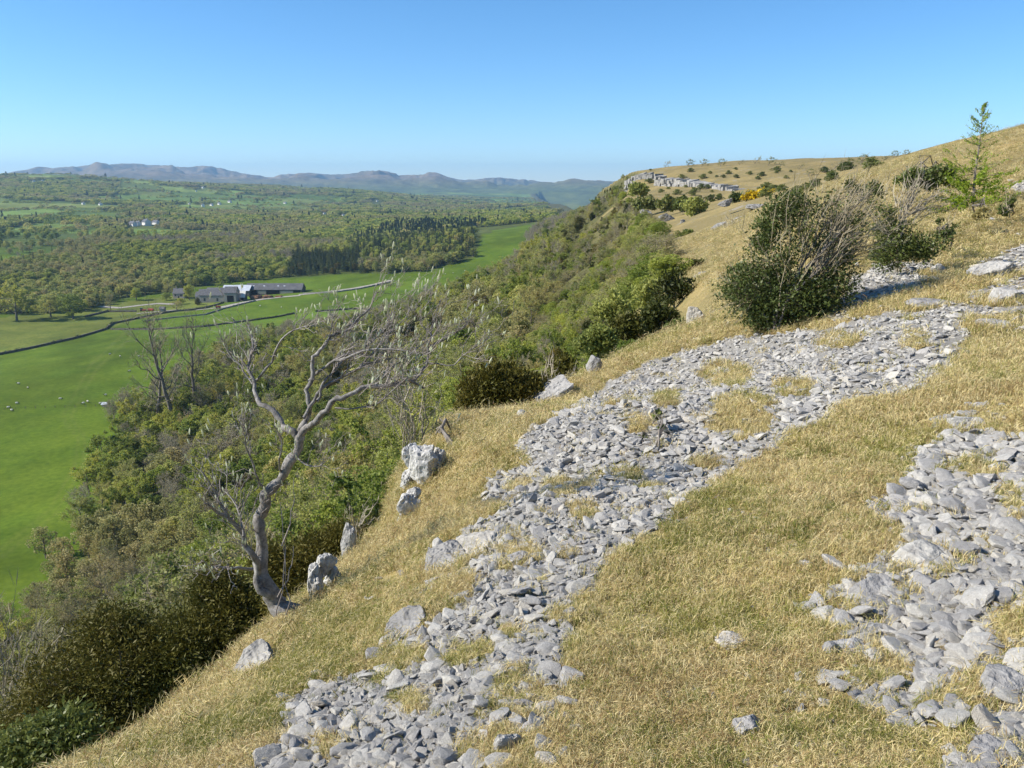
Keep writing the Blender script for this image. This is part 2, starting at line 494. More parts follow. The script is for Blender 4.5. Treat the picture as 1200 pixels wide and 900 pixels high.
GRASSY = [(870, 488, 42, 26), (850, 440, 30, 12), (985, 400, 26, 9), (718, 556, 30, 10), (662, 574, 26, 9), (618, 642, 20, 9), (545, 770, 24, 16), (470, 826, 16, 10), (380, 880, 18, 16),
          (750, 495, 14, 8), (780, 470, 16, 7), (930, 455, 22, 9), (720, 485, 10, 6), (600, 745, 16, 10), (690, 600, 16, 8), (1060, 340, 16, 6), (1072, 402, 14, 9), (640, 685, 14, 7), (1155, 640, 14, 10), (1110, 690, 12, 10), (1160, 560, 20, 14), (1190, 590, 16, 20), (1130, 545, 20, 10), (830, 545, 20, 8)]

BANK = [(560, 330), (640, 262), (700, 240), (731, 228), (738, 246), (764, 263), (778, 284), (768, 304), (792, 332), (775, 352), (745, 366), (700, 395), (560, 480)]   # the wooded part of the bank towards the headland

def scree_mask(x, y, z=None, spread=1.0):
    if z is None: z = height(x, y, False)
    px, py, d = proj(x, y, z)
    wob = spread * 22 * (0.35 + 3.0 / (d + 3.0))
    qx = px + wob * fbm(x * 2.2, y * 2.2, 3, 77)
    qy = py + wob * 0.7 * fbm(x * 2.2 + 40, y * 2.2, 3, 78)
    m = np.zeros(np.shape(x), bool)
    for p in SCREE: m |= in_poly(qx, qy, p)
    for cx, cy, a, b in GRASSY:
        e = ((qx - cx) / a) ** 2 + ((qy - cy) / b) ** 2
        m &= ~((e < 1) & (fbm(x * 5, y * 5, 2, 91) > -0.25))
    m &= (y > 0.5) & (d < 90)
    return m

def loose_mask(x, y):
    px, py, d = proj(x, y, height(x, y, False)); m = np.zeros(np.shape(x), bool)
    for p in LOOSE: m |= in_poly(px + 20 * fbm(x * 3, y * 3, 3, 79), py + 14 * fbm(x * 3 + 9, y * 3, 3, 80), p)
    return m & (y > 0.5)

# ------------------------------------------------------------------ field pattern of the far valley: cells with hedges between them
_cell_rng = np.random.default_rng(21)
_gx, _gy = np.meshgrid(np.arange(-7000, 4000, 230.0), np.arange(600, 9000, 260.0))
CELL = np.stack([_gx.ravel() + _cell_rng.uniform(-95, 95, _gx.size), _gy.ravel() + _cell_rng.uniform(-110, 110, _gx.size)], -1)
CELL_V = _cell_rng.random((len(CELL), 3))

def cells(x, y):
    """nearest field centre and the distance to the border with the next one"""
    x = np.asarray(x).ravel(); y = np.asarray(y).ravel()
    nx = int((4000 + 7000) / 230.0 + 0.9999)
    ix = np.round((x + 7000) / 230.0).astype(int); iy = np.round((y - 600) / 260.0).astype(int)
    ny = _gx.shape[0]; nxx = _gx.shape[1]
    best = np.full(len(x), 1e18); sec = best.copy(); bi = np.zeros(len(x), int)
    for dx in (-1, 0, 1):
        for dy in (-1, 0, 1):
            a = np.clip(ix + dx, 0, nxx - 1); b = np.clip(iy + dy, 0, ny - 1)
            k = b * nxx + a
            d = np.hypot(x - CELL[k, 0], y - CELL[k, 1])
            closer = d < best
            same = (k == bi) & ~closer
            sec = np.where(closer, best, np.where((d < sec) & ~same, d, sec))
            bi = np.where(closer, k, bi); best = np.where(closer, d, best)
    return bi, (sec - best) * 0.5

houses = [(98, 242, 1), (118, 242, 1.2), (156, 265, 1.4), (183, 263, 1.3), (172, 264, 1.8), (162, 264, 1.2), (238, 242, 1.3), (248, 241, 1), (257, 239, 1.1), (269, 237, 1.1), (334, 238, 0.9), (40, 214, 1), (50, 213, 0.8), (238, 221, 0.9), (230, 224, 0.8), (222, 239, 0.8), (402, 252, 0.8), (442, 237, 0.8), (380, 250, 0.8)]

def forest(x, y):
    """0..1: how wooded the valley is"""
    x = np.asarray(x, float); y = np.asarray(y, float)
    px, py, d = proj(x, y, VAL(x, y))
    n = fbm(x * 0.0021, y * 0.0021, 4, 101)
    # the belt of wood behind the farm
    near_edge = np.interp(px, [-400, 0, 100, 140, 200, 260, 300, 352, 400, 470, 500, 556, 566], [352, 370, 366, 352, 344, 334, 330, 327, 322, 321, 319, 303, 275])
    far_edge = np.interp(px, [-400, 0, 60, 130, 200, 300, 400, 470, 540, 600], [318, 312, 300, 286, 279, 276, 274, 262, 256, 262])
    belt = sstep(0, 3, near_edge + 3 * n - py) * sstep(-4, 3, py - far_edge + 7 * n)
    belt = np.where(px > 575, 0, belt)
    # a tongue of trees behind the upper field
    tongue = in_poly(px, py, [(545, 262), (580, 270), (625, 262), (640, 258), (720, 235), (640, 243), (560, 252)])
    farw = sstep(-0.02, 0.16, n + 0.06 * sstep(1800, 3800, y)) * (py < far_edge - 3) * (1 - 0.55 * sstep(4600, 7000, y))
    clear = in_poly(px, py, [(0, 268), (60, 258), (120, 268), (110, 280), (20, 300), (0, 296)])
    return np.clip(np.maximum(np.maximum(belt, tongue * 1.0), np.where(clear, 0.06, farw)), 0, 1)

# ------------------------------------------------------------------ ground sheet: rings round the viewer, finer where one looks
def build_ground():
    rad = [0.0] + list(np.geomspace(0.45, 9000, 760))
    rad = np.array(rad)
    a_in = np.radians(np.arange(-42, 42.01, 0.18))
    a_out = np.radians(np.concatenate([np.arange(-180, -42, 4.0), np.arange(44, 180, 4.0)]))
    ang = np.sort(np.concatenate([a_in, a_out]))
    na, nr = len(ang), len(rad)
    RR, AA = np.meshgrid(rad, ang, indexing='ij')
    X = RR * np.sin(AA); Y = RR * np.cos(AA)
    Z = height(X, Y)
    V = np.stack([X, Y, Z], -1).reshape(-1, 3)
    i = np.arange(nr - 1)[:, None] * na; j = np.arange(na)[None, :]; k = (j + 1) % na
    F = np.stack([i + j, i + na + j, i + na + k, i + k], -1)
    tri = np.stack([j[0] * 0 + j[0], na + j[0], na + k[0]], -1)
    quad = F[1:].reshape(-1, 4)
    me = bpy.data.meshes.new('ground')
    me.vertices.add(len(V)); me.vertices.foreach_set('co', V.astype(np.float32).ravel())
    nq, nt_ = len(quad), len(tri)
    me.loops.add(nq * 4 + nt_ * 3); me.polygons.add(nq + nt_)
    me.loops.foreach_set('vertex_index', np.concatenate([quad.ravel(), tri.ravel()]).astype(np.int32))
    tot = np.concatenate([np.full(nq, 4), np.full(nt_, 3)])
    me.polygons.foreach_set('loop_start', np.concatenate([[0], np.cumsum(tot)[:-1]]).astype(np.int32))
    me.polygons.foreach_set('use_smooth', np.full(nq + nt_, True))
    # ---- what grows or lies where
    x, y, z = V.T
    px, py, d = proj(x, y, z)
    r = np.hypot(x, y)
    xe, xf = edge_x(y), foot_x(y)
    s = xe - x
    # x: scree, y: wood floor, z: field
    scr = np.zeros(len(V)); sel = (r < 110) & (s < 1.5) & (y > 0)
    scr[sel] = scree_mask(x[sel], y[sel], z[sel])
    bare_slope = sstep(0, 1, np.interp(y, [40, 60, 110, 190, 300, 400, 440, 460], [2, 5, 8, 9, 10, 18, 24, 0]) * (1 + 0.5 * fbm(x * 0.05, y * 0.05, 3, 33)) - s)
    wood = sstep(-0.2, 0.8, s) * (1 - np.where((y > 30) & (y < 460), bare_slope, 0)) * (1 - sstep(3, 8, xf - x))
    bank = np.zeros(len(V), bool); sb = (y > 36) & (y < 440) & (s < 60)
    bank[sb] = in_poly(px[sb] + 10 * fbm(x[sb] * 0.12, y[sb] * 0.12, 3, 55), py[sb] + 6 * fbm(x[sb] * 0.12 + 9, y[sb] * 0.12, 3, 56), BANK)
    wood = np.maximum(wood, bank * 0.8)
    field = sstep(-4, 4, xf - x)
    col = np.zeros((len(V), 4), np.float32); col[:, 3] = 1
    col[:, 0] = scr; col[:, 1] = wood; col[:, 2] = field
    # field colours: near meadows and the far patchwork
    fc = np.zeros((len(V), 4), np.float32); fc[:, 3] = 1
    base = np.tile(np.array([0.088, 0.142, 0.015]), (len(V), 1))
    up = in_poly(px, py, [(-60, 423), (40, 409), (125, 387), (150, 377), (205, 367), (250, 362), (250, 340), (-60, 380)])
    base[up] = (0.14, 0.175, 0.038)
    strip = in_poly(px, py, [(130, 387), (285, 379), (380, 363), (520, 364), (560, 352), (545, 400), (240, 400)])
    base[strip] = (0.11, 0.175, 0.024)
    fs = (field > 0.01) & (y > 900)
    bi, bd = cells(x[fs], y[fs])
    cv = CELL_V[bi]
    farc = np.array([0.115, 0.18, 0.04])[None] * (0.6 + 0.8 * cv[:, :1]) + cv[:, 1:2] ** 2 * np.array([0.06, 0.035, 0.018])[None]
    t = sstep(0, 1, (y[fs] - np.interp(px[fs], [0, 560, 580, 640], [1100, 1100, 1600, 1600])) / 200.0)[:, None]
    base[fs] = base[fs] * (1 - t) + farc * t
    fo = forest(x, y) * (field > 0.5)
    base = base * (1 - 0.75 * fo[:, None]) + 0.75 * fo[:, None] * np.array([0.075, 0.085, 0.032])[None]
    base *= (1 + 0.34 * fbm(x * 0.012, y * 0.012, 4, 61) + 0.24 * fbm(x * 0.06, y * 0.06, 3, 63))[:, None]
    # worn tractor lines in the near field
    tl = [(150, 392), (110, 430), (78, 488), (96, 514), (92, 545), (62, 600), (5, 645), (-60, 690)]
    near = (r > 150) & (r < 700) & (px > -80) & (px < 200)
    dmin = np.full(near.sum(), 1e9)
    for (ax_, ay_), (bx_, by_) in zip(tl[:-1], tl[1:]):
        vx, vy = bx_ - ax_, by_ - ay_; tt = np.clip(((px[near] - ax_) * vx + (py[near] - ay_) * vy) / (vx * vx + vy * vy), 0, 1)
        dmin = np.minimum(dmin, np.hypot(px[near] - ax_ - tt * vx, py[near] - ay_ - tt * vy))
    wear = np.exp(-((dmin - 4.0) / 1.6) ** 2)[:, None] * 0.28
    base[near] = base[near] * (1 - wear) + wear * np.array([0.15, 0.17, 0.05])
    fc[:, :3] = base
    me.update(calc_edges=True)
    for nm, arr in (('zones', col), ('fieldcol', fc)):
        a = me.color_attributes.new(nm, 'FLOAT_COLOR', 'POINT'); a.data.foreach_set('color', arr.ravel())
    me.validate()
    m, nt, out = new_mat('ground_cover')
    za = nt.nodes.new('ShaderNodeAttribute'); za.attribute_name = 'zones'
    fa = nt.nodes.new('ShaderNodeAttribute'); fa.attribute_name = 'fieldcol'
    sep = nt.nodes.new('ShaderNodeSeparateColor'); nt.links.new(za.outputs['Color'], sep.inputs[0])
    n0 = noise(nt, 0.9, 6, 0.6); n1 = noise(nt, 9.0, 6, 0.7); n2 = noise(nt, 55.0, 4, 0.7); n4 = noise(nt, 0.09, 5, 0.6)
    dry = ramp(nt, n1, [(0.28, (0.15, 0.105, 0.045)), (0.45, (0.32, 0.24, 0.095)), (0.62, (0.44, 0.345, 0.145)), (0.75, (0.52, 0.43, 0.21))])
    green = ramp(nt, n1, [(0.3, (0.13, 0.115, 0.04)), (0.6, (0.29, 0.25, 0.09)), (0.75, (0.39, 0.325, 0.13))])
    dry = mixc(nt, ramp(nt, n0, [(0.44, (0, 0, 0)), (0.62, (0.85, 0.85, 0.85))]), dry, green)
    heath = ramp(nt, n4, [(0.42, (0, 0, 0)), (0.54, (0.8, 0.8, 0.8))])
    dry = mixc(nt, heath, dry, ramp(nt, n1, [(0.3, (0.13, 0.11, 0.045)), (0.7, (0.27, 0.225, 0.09))]))
    clint = noise(nt, 0.16, 7, 0.7)
    geo = nt.nodes.new('ShaderNodeNewGeometry'); sy = nt.nodes.new('ShaderNodeSeparateXYZ'); nt.links.new(geo.outputs['Position'], sy.inputs[0])
    far_f = nt.nodes.new('ShaderNodeMapRange'); far_f.inputs[1].default_value = 50; far_f.inputs[2].default_value = 130; nt.links.new(sy.outputs[1], far_f.inputs[0])
    dry = mixc(nt, math_n(nt, 'MULTIPLY', ramp(nt, clint, [(0.60, (0, 0, 0)), (0.65, (0.8, 0.8, 0.8))]), far_f.outputs[0]), dry, (0.33, 0.315, 0.29))
    litter = noise(nt, 22.0, 5, 0.7)
    dry = mixc(nt, ramp(nt, litter, [(0.5, (0, 0, 0)), (0.62, (0.75, 0.75, 0.75))]), dry, (0.36, 0.30, 0.22))
    dry = mixc(nt, math_n(nt, 'MULTIPLY', n2, 0.5), dry, mixc(nt, 1.0, dry, (0.55, 0.52, 0.45), 'MULTIPLY'))
    stone = ramp(nt, n2, [(0.3, (0.15, 0.14, 0.125)), (0.6, (0.33, 0.315, 0.285)), (0.8, (0.46, 0.44, 0.41))])
    c = mixc(nt, sep.outputs[0], dry, stone)
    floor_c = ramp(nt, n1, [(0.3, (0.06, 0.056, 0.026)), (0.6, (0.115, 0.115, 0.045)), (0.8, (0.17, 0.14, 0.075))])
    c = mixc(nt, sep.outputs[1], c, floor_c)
    nf = noise(nt, 0.5, 5, 0.65)
    fcol = mixc(nt, 1.0, fa.outputs['Color'], ramp(nt, nf, [(0.3, (0.74, 0.78, 0.74)), (0.7, (1.26, 1.18, 1.2))]), 'MULTIPLY')
    fcol = mixc(nt, 1.0, fcol, ramp(nt, noise(nt, 0.045, 5, 0.6), [(0.35, (0.84, 0.88, 0.85)), (0.65, (1.2, 1.1, 1.1))]), 'MULTIPLY')
    c = mixc(nt, sep.outputs[2], c, fcol)
    hb = math_n(nt, 'ADD', n1, math_n(nt, 'MULTIPLY', n2, 0.4))
    bsdf(nt, out, c, 0.95, 0.05, bump=hb, bump_dist=0.03, bump_str=0.7)
    me.materials.append(m)
    o = link('ground', me)
    tag(o, 'ground of the grassy limestone hillside, wooded slope and green valley', None, kind='structure')
    return o
build_ground()

# ------------------------------------------------------------------ the fells on the horizon
def build_mountains():
    sky_px = [(-420, 203), (-250, 199), (-100, 204), (0, 202), (15, 199), (45, 194), (62, 196), (100, 192), (110, 190.5), (150, 190), (190, 192), (205, 194), (240, 193), (262, 195), (275, 200), (315, 207), (330, 203),
              (365, 201), (400, 202), (430, 200), (445, 200), (465, 205), (510, 205), (545, 210), (570, 208), (600, 207), (640, 213), (660, 217), (690, 216), (715, 219), (760, 222), (850, 224), (1000, 224)]
    ax = np.array([math.atan2(p[0] - 600, FPX * CP + (450 - p[1]) * SP) for p in sky_px])
    el = np.array([(lambda v: v[2] / math.hypot(v[0], v[1]))(pix(p[0], p[1], 1)) for p in sky_px])
    ang = np.linspace(ax[0], ax[-1], 620); rad = np.linspace(8200, 15500, 170)
    AA, RR = np.meshgrid(ang, rad, indexing='ij')
    X, Y = RR * np.sin(AA), RR * np.cos(AA)
    t = (RR - 8200) / 7300
    rise = sstep(0.0, 0.72, t) * (1 - 0.75 * sstep(0.78, 1.0, t))
    n = ridged(X * 0.00055, Y * 0.00055, 6, 201)
    n2 = fbm(X * 0.0011, Y * 0.0011, 5, 211)
    Z = -120 + rise * (60 + 620 * n) + 90 * n2 * (0.3 + rise) + 80 * sstep(0.1, 0.3, t)
    top = (Z / RR).max(1)
    want = np.interp(ang, ax, el)
    # lift or lower each sector a little so that the crest follows the real skyline
    lift = (want - top)
    Z = Z + lift[:, None] * RR * sstep(0.12, 0.6, t)
    Z = Z + 16 * fbm(X * 0.006, Y * 0.006, 4, 221) * sstep(0.0, 0.2, t) * (0.5 - 0.5 * sstep(0.4, 0.6, t)) 
    Z = Z - 55 * (1 - ridged(X * 0.0017, Y * 0.0017, 4, 231)) * sstep(0.1, 0.3, t)
    foot = height(X[:, 0], Y[:, 0]) - 25
    b0 = 1 - sstep(0.0, 0.16, t)
    Z = Z * (1 - b0) + b0 * np.minimum(Z, foot[:, None])
    V = np.stack([X, Y, Z], -1).reshape(-1, 3)
    nr = len(rad)
    i = np.arange(len(ang) - 1)[:, None] * nr; j = np.arange(nr - 1)[None, :]
    F = np.stack([i + j, i + nr + j, i + nr + j + 1, i + j + 1], -1).reshape(-1, 4)
    b = MB(); b.add(V, F)
    m, nt, out = new_mat('fell_grass')
    n1 = noise(nt, 0.0011, 6, 0.65); n2 = noise(nt, 0.006, 5, 0.7)
    c = ramp(nt, n1, [(0.3, (0.06, 0.062, 0.03)), (0.45, (0.16, 0.12, 0.075)), (0.6, (0.25, 0.19, 0.12)), (0.75, (0.13, 0.125, 0.06))])
    c = mixc(nt, 0.5, c, ramp(nt, n2, [(0.35, (0.07, 0.07, 0.045)), (0.65, (0.29, 0.22, 0.145))]))
    geo = nt.nodes.new('ShaderNodeNewGeometry'); sz = nt.nodes.new('ShaderNodeSeparateXYZ'); nt.links.new(geo.outputs['Position'], sz.inputs[0])
    lowf = nt.nodes.new('ShaderNodeMapRange'); lowf.inputs[1].default_value = -60; lowf.inputs[2].default_value = 90; lowf.inputs[3].default_value = 1; lowf.inputs[4].default_value = 0
    nt.links.new(sz.outputs[2], lowf.inputs[0])
    c = mixc(nt, lowf.outputs[0], c, ramp(nt, n2, [(0.35, (0.07, 0.08, 0.035)), (0.52, (0.11, 0.14, 0.045)), (0.65, (0.16, 0.18, 0.055))]))
    bsdf(nt, out, c, 0.95, 0.05)
    o = b.build('mountains', m, smooth=True)
    tag(o, 'long range of brown fells along the horizon', None, kind='structure')
build_mountains()

# ------------------------------------------------------------------ the air: pale haze over the whole valley
def build_haze():
    b = MB(); b.box((-21000, -10500, -190), (21000, 19000, 430))
    m, nt, out = new_mat('haze_air')
    v = nt.nodes.new('ShaderNodeVolumePrincipled')
    v.inputs['Color'].default_value = (0.40, 0.69, 1.0, 1)
    v.inputs['Density'].default_value = 6.0e-5
    v.inputs['Anisotropy'].default_value = 0.2
    nt.links.new(v.outputs[0], out.inputs['Volume'])
    o = b.build('haze', m)
    tag(o, 'thin pale blue haze over the distant valley and fells', None, kind='stuff')
build_haze()
# ------------------------------------------------------------------ materials of plants
BARK = plain_mat('bark_grey', (0.10, 0.085, 0.07), (0.27, 0.24, 0.21), 6.0, 0.9, 0.1, 0.01)
TWIG = plain_mat('twig_brown', (0.23, 0.20, 0.13), (0.36, 0.31, 0.225), 1.2, 0.9, 0.1)
TWIG_PALE = plain_mat('twig_pale_grey', (0.27, 0.235, 0.175), (0.42, 0.375, 0.29), 1.5, 0.85, 0.1)
L_GREEN = leaf_mat('leaf_fresh_green', [(0.05, (0.12, 0.17, 0.03)), (0.4, (0.25, 0.30, 0.055)), (0.75, (0.40, 0.43, 0.08)), (1.0, (0.50, 0.47, 0.09))], 0.45)
L_OLIVE = leaf_mat('leaf_olive', [(0.05, (0.18, 0.21, 0.055)), (0.35, (0.31, 0.34, 0.085)), (0.7, (0.43, 0.43, 0.12)), (1.0, (0.46, 0.38, 0.14))], 0.4)
L_BUD = leaf_mat('leaf_bud_brown', [(0.1, (0.27, 0.265, 0.10)), (0.5, (0.35, 0.34, 0.125)), (1.0, (0.42, 0.34, 0.15))], 0.4)
L_YEW = leaf_mat('needle_yew', [(0.1, (0.04, 0.052, 0.012)), (0.45, (0.085, 0.092, 0.018)), (0.75, (0.145, 0.125, 0.026)), (1.0, (0.20, 0.155, 0.03))], 0.2, 0.55, 0.2, 0.9)
L_DARK = leaf_mat('leaf_hawthorn_dark', [(0.1, (0.065, 0.09, 0.022)), (0.5, (0.13, 0.16, 0.04)), (0.8, (0.20, 0.22, 0.06)), (1.0, (0.27, 0.26, 0.085))], 0.25, 0.45, 0.35, 1.4)
L_CONIFER = leaf_mat('needle_spruce', [(0.1, (0.03, 0.05, 0.018)), (0.5, (0.065, 0.09, 0.026)), (1.0, (0.12, 0.135, 0.04))], 0.1, 0.6, 0.15, 0.4)
L_LARCH = leaf_mat('needle_larch', [(0.1, (0.16, 0.23, 0.025)), (0.5, (0.30, 0.40, 0.04)), (1.0, (0.42, 0.50, 0.06))], 0.45, 0.5, 0.2, 2.0)
L_GORSE = leaf_mat('gorse_flower', [(0.1, (0.40, 0.26, 0.01)), (0.6, (0.60, 0.42, 0.015)), (1.0, (0.70, 0.52, 0.02))], 0.2, 0.6, 0.2, 2.0)

def curve_pts(p0, p1, bow, n, rng, jit=0.03):
    t = np.linspace(0, 1, n)[:, None]
    p0 = np.asarray(p0, float); p1 = np.asarray(p1, float)
    L = np.linalg.norm(p1 - p0)
    P = p0 + (p1 - p0) * t + np.asarray(bow, float)[None] * (4 * t * (1 - t))
    J = rng.normal(0, jit * L, P.shape); J[0] = 0; J[-1] *= 0.3
    return P + J

def wood_tree(seed, H=10.0, spread=3.6, crown_base=0.28, n1=13, n2=6, n3=7, n4=3, leaves=3500, leaf=0.2, twig_w=0.02, lean=(0, 0), up=0.75, jitter=0.35):
    """trunk mesh builder, crown mesh builder (0 bark, 1 twig, 2 leaf)"""
    rng = np.random.default_rng(seed)
    tr, cr = MB(), MB()
    n = 9
    tz = np.linspace(0, 1, n)
    P = np.stack([np.cumsum(rng.normal(0, 0.02 * H, n)) * tz + lean[0] * tz ** 1.5 * H, np.cumsum(rng.normal(0, 0.02 * H, n)) * tz + lean[1] * tz ** 1.5 * H, tz * H * 0.88], -1)
    r0 = 0.018 * H + 0.03
    tr.tube(np.concatenate([[P[0] - (0, 0, 0.5)], P]), np.concatenate([[r0 * 1.6], r0 * (1.25 - 1.15 * tz) + 0.01]), 7)
    tw0, tw1, tww = [], [], []
    for i in range(n1):
        h = crown_base + (0.98 - crown_base) * (i + rng.random() * 0.6) / n1
        k = min(h, 0.999) * (n - 1); a = int(k); base = P[a] + (P[min(a + 1, n - 1)] - P[a]) * (k - a)
        az = i * 2.399 + rng.normal(0, 0.4)
        t = (h - crown_base) / (1 - crown_base)
        L = spread * (0.55 + 0.75 * math.sin(math.pi * min(0.98, 0.22 + 0.68 * t))) * rng.uniform(0.75, 1.2)
        el = rng.uniform(0.25, 0.7) + up * t * 0.7
        d = np.array([math.cos(az) * math.cos(el) + lean[0], math.sin(az) * math.cos(el) + lean[1], math.sin(el)])
        Q = curve_pts(base, base + d * L, (0, 0, -0.05 * L), 5, rng, 0.05)
        cr.tube(Q, np.linspace(r0 * 0.42 * (1 - 0.5 * t), 0.012, 5), 4, 0, False)
        for j in range(n2):
            s = rng.uniform(0.25, 1.0); kk = s * 4; a2 = min(int(kk), 3); b2 = Q[a2] + (Q[a2 + 1] - Q[a2]) * (kk - a2)
            d2 = d + rng.normal(0, 0.6, 3); d2[2] += 0.2; d2 /= np.linalg.norm(d2)
            L2 = L * rng.uniform(0.28, 0.5) * (1.15 - 0.4 * s)
            e2 = b2 + d2 * L2
            cr.tube(np.array([b2, (b2 + e2) / 2 + rng.normal(0, 0.05 * L2, 3), e2]), np.array([0.03, 0.02, 0.008]) * (0.4 + H / 14), 3, 1, False)
            s3 = rng.uniform(0.2, 1.0, n3)
            b3 = b2 + (e2 - b2) * s3[:, None]
            d3 = d2 + rng.normal(0, 0.65, (n3, 3)); d3[:, 2] += 0.15; d3 /= np.linalg.norm(d3, axis=1, keepdims=True)
            e3 = b3 + d3 * (L2 * rng.uniform(0.35, 0.75, n3))[:, None]
            tw0.append(b3); tw1.append(e3); tww.append(np.full(n3, 1.0))
            if n4:
                b4 = np.repeat(b3, n4, 0); dd = np.repeat(e3 - b3, n4, 0)
                b4 = b4 + dd * rng.uniform(0.2, 0.95, (len(b4), 1))
                L4 = np.linalg.norm(dd, axis=1, keepdims=True) * rng.uniform(0.35, 0.8, (len(b4), 1))
                d4 = dd / (np.linalg.norm(dd, axis=1, keepdims=True) + 1e-6) + rng.normal(0, 0.6, dd.shape)
                d4 /= np.linalg.norm(d4, axis=1, keepdims=True)
                tw0.append(b4); tw1.append(b4 + d4 * L4); tww.append(np.full(len(b4), 0.65))
    A0, A1, W = np.concatenate(tw0), np.concatenate(tw1), np.concatenate(tww)
    ax = (A1 - A0) / 2
    cr.quads((A0 + A1) / 2, ax, perp(ax, rng) * (twig_w * W)[:, None], 1)
    if leaves:
        k = rng.integers(0, len(A0), leaves)
        C = A0[k] + (A1[k] - A0[k]) * rng.uniform(0.15, 1.1, (leaves, 1)) + rng.normal(0, jitter * 0.4, (leaves, 3))
        a = rand_dirs(leaves, rng); sz = leaf * rng.uniform(0.55, 1.3, (leaves, 1))
        cr.quads(C, a * sz, perp(a, rng) * sz * 0.62, 2)
    return tr, cr

def yew_tree(seed, H=6.0, W=2.6, leaves=5200, leaf=0.2, lumps=16, spiky=0.6):
    rng = np.random.default_rng(seed)
    tr, cr = MB(), MB()
    tr.tube(np.array([(0, 0, -0.5), (0.05, 0, H * 0.3), (0.1, 0.05, H * 0.75)]), [0.05 * H * 0.6, 0.035 * H * 0.6, 0.02], 6)
    for i in range(lumps):
        t = (i + 0.5) / lumps
        az = i * 2.4 + rng.normal(0, 0.3)
        rr = W * 0.62 * math.sqrt(max(0.02, 1 - t ** 1.4)) * rng.uniform(0.4, 1.1)
        c = np.array([math.cos(az) * rr, math.sin(az) * rr, H * (0.1 + 0.78 * t)])
        R3 = np.array([W * 0.42, W * 0.42, H * 0.17]) * rng.uniform(0.75, 1.25)
        cr.tube(curve_pts((0, 0, c[2] * 0.6), c, (0, 0, 0.1), 4, rng), [0.05, 0.035, 0.02, 0.01], 4, 0, False)
        m = leaves // lumps
        d = rand_dirs(m, rng); q = rng.uniform(0.35, 1.0, (m, 1)) ** 0.5
        C = c + d * R3 * q
        a = d * 0.8 + rng.normal(0, 0.5, (m, 3)); a[:, 2] += spiky; a /= np.linalg.norm(a, axis=1, keepdims=True)
        sz = leaf * rng.uniform(0.5, 1.4, (m, 1))
        cr.quads(C, a * sz, perp(a, rng) * sz * 0.3, 2)
    return tr, cr

def conifer_tree(seed, H=15.0, W=2.6, rings=22, per=9, n=7):
    rng = np.random.default_rng(seed)
    tr, cr = MB(), MB()
    tr.tube(np.array([(0, 0, -0.5), (0, 0, H * 0.5), (0, 0, H * 0.98)]), [0.2, 0.13, 0.02], 6)
    for i in range(rings):
        t = (i + 0.3) / rings
        z = H * (0.1 + 0.88 * t); L = W * (1 - t) ** 0.85 + 0.15
        for j in range(per):
            az = j * 2 * math.pi / per + i * 0.7 + rng.normal(0, 0.2)
            Lj = L * rng.uniform(0.7, 1.15)
            e = np.array([math.cos(az) * Lj, math.sin(az) * Lj, -0.22 * Lj + rng.normal(0, 0.1)])
            s = rng.uniform(0.15, 1.0, (n, 1))
            C = np.array([0, 0, z]) + e * s + rng.normal(0, 0.1, (n, 3))
            a = e / np.linalg.norm(e) + rng.normal(0, 0.35, (n, 3)); a[:, 2] -= 0.15
            a /= np.linalg.norm(a, axis=1, keepdims=True)
            sz = (0.34 * rng.uniform(0.6, 1.3, (n, 1))) * (0.6 + 0.5 * (1 - t))
            cr.quads(C, a * sz, perp(a, rng) * sz * 0.42, 2)
    return tr, cr

KINDS = {}     # kind -> list of (trunk mesh, crown mesh, joined mesh, built height)
def add_kind(kind, builders, H, mats):
    out = []
    for k, (tr, cr) in enumerate(builders):
        tm = tr.mesh('trunk', mats[0]); cm = cr.mesh('crown', mats)
        jb = MB(); jb.v = tr.v + cr.v; jb.n = tr.n + cr.n
        jb.f = list(tr.f) + [f + tr.n for f in cr.f]; jb.m = list(tr.m) + list(cr.m)
        out.append((tm, cm, jb.mesh('%s_tree_%d' % (kind, k), mats), H))
    KINDS[kind] = out
def mid_tree(seed, leaves=1500, leaf=0.34):
    """a broad crown of leafy lobes, for trees a few hundred metres off"""
    rng = np.random.default_rng(seed); tr, cr = MB(), MB()
    tr.tube(np.array([(0, 0, -0.6), (0.1, 0, 2.5), (0.1, 0.1, 6.0)]), [0.28, 0.2, 0.08], 6)
    nl = 17
    for i in range(nl):
        t = (i + 0.5) / nl; az = i * 2.4 + rng.normal(0, 0.3); rr = 2.9 * math.sqrt(max(0.0, 1 - (t * 1.05 - 0.12) ** 2)) * rng.uniform(0.35, 1.05)
        c = np.array([math.cos(az) * rr, math.sin(az) * rr, 2.2 + 6.4 * t]); R3 = rng.uniform(0.9, 1.7) * np.array([1, 1, 0.8])
        cr.tube(np.array([(0.1, 0, 1.5 + 3.5 * t), c]), [0.09, 0.03], 3, 0, False)
        m = leaves // nl; d = rand_dirs(m, rng); C = c + d * R3 * rng.uniform(0.5, 1.0, (m, 1)) ** 0.5
        a = rand_dirs(m, rng); sz = leaf * rng.uniform(0.5, 1.3, (m, 1)); cr.quads(C, a * sz, perp(a, rng) * sz * 0.7, 2)
    return tr, cr
def round_tree(seed, leaves=5200, leaf=0.17): return mid_tree(seed, leaves, leaf)
add_kind('green', [round_tree(431), round_tree(432)] + [wood_tree(s, 10, 3.4, 0.2, 13, 6, 6, 2, 5200, 0.19) for s in (1, 2, 3)], 10, [BARK, TWIG, L_GREEN])
add_kind('olive', [round_tree(441, 4600, 0.16)] + [wood_tree(s, 10, 3.3, 0.2, 14, 7, 7, 3, 4600, 0.15, 0.02) for s in (11, 12, 13)], 10, [BARK, TWIG, L_OLIVE])
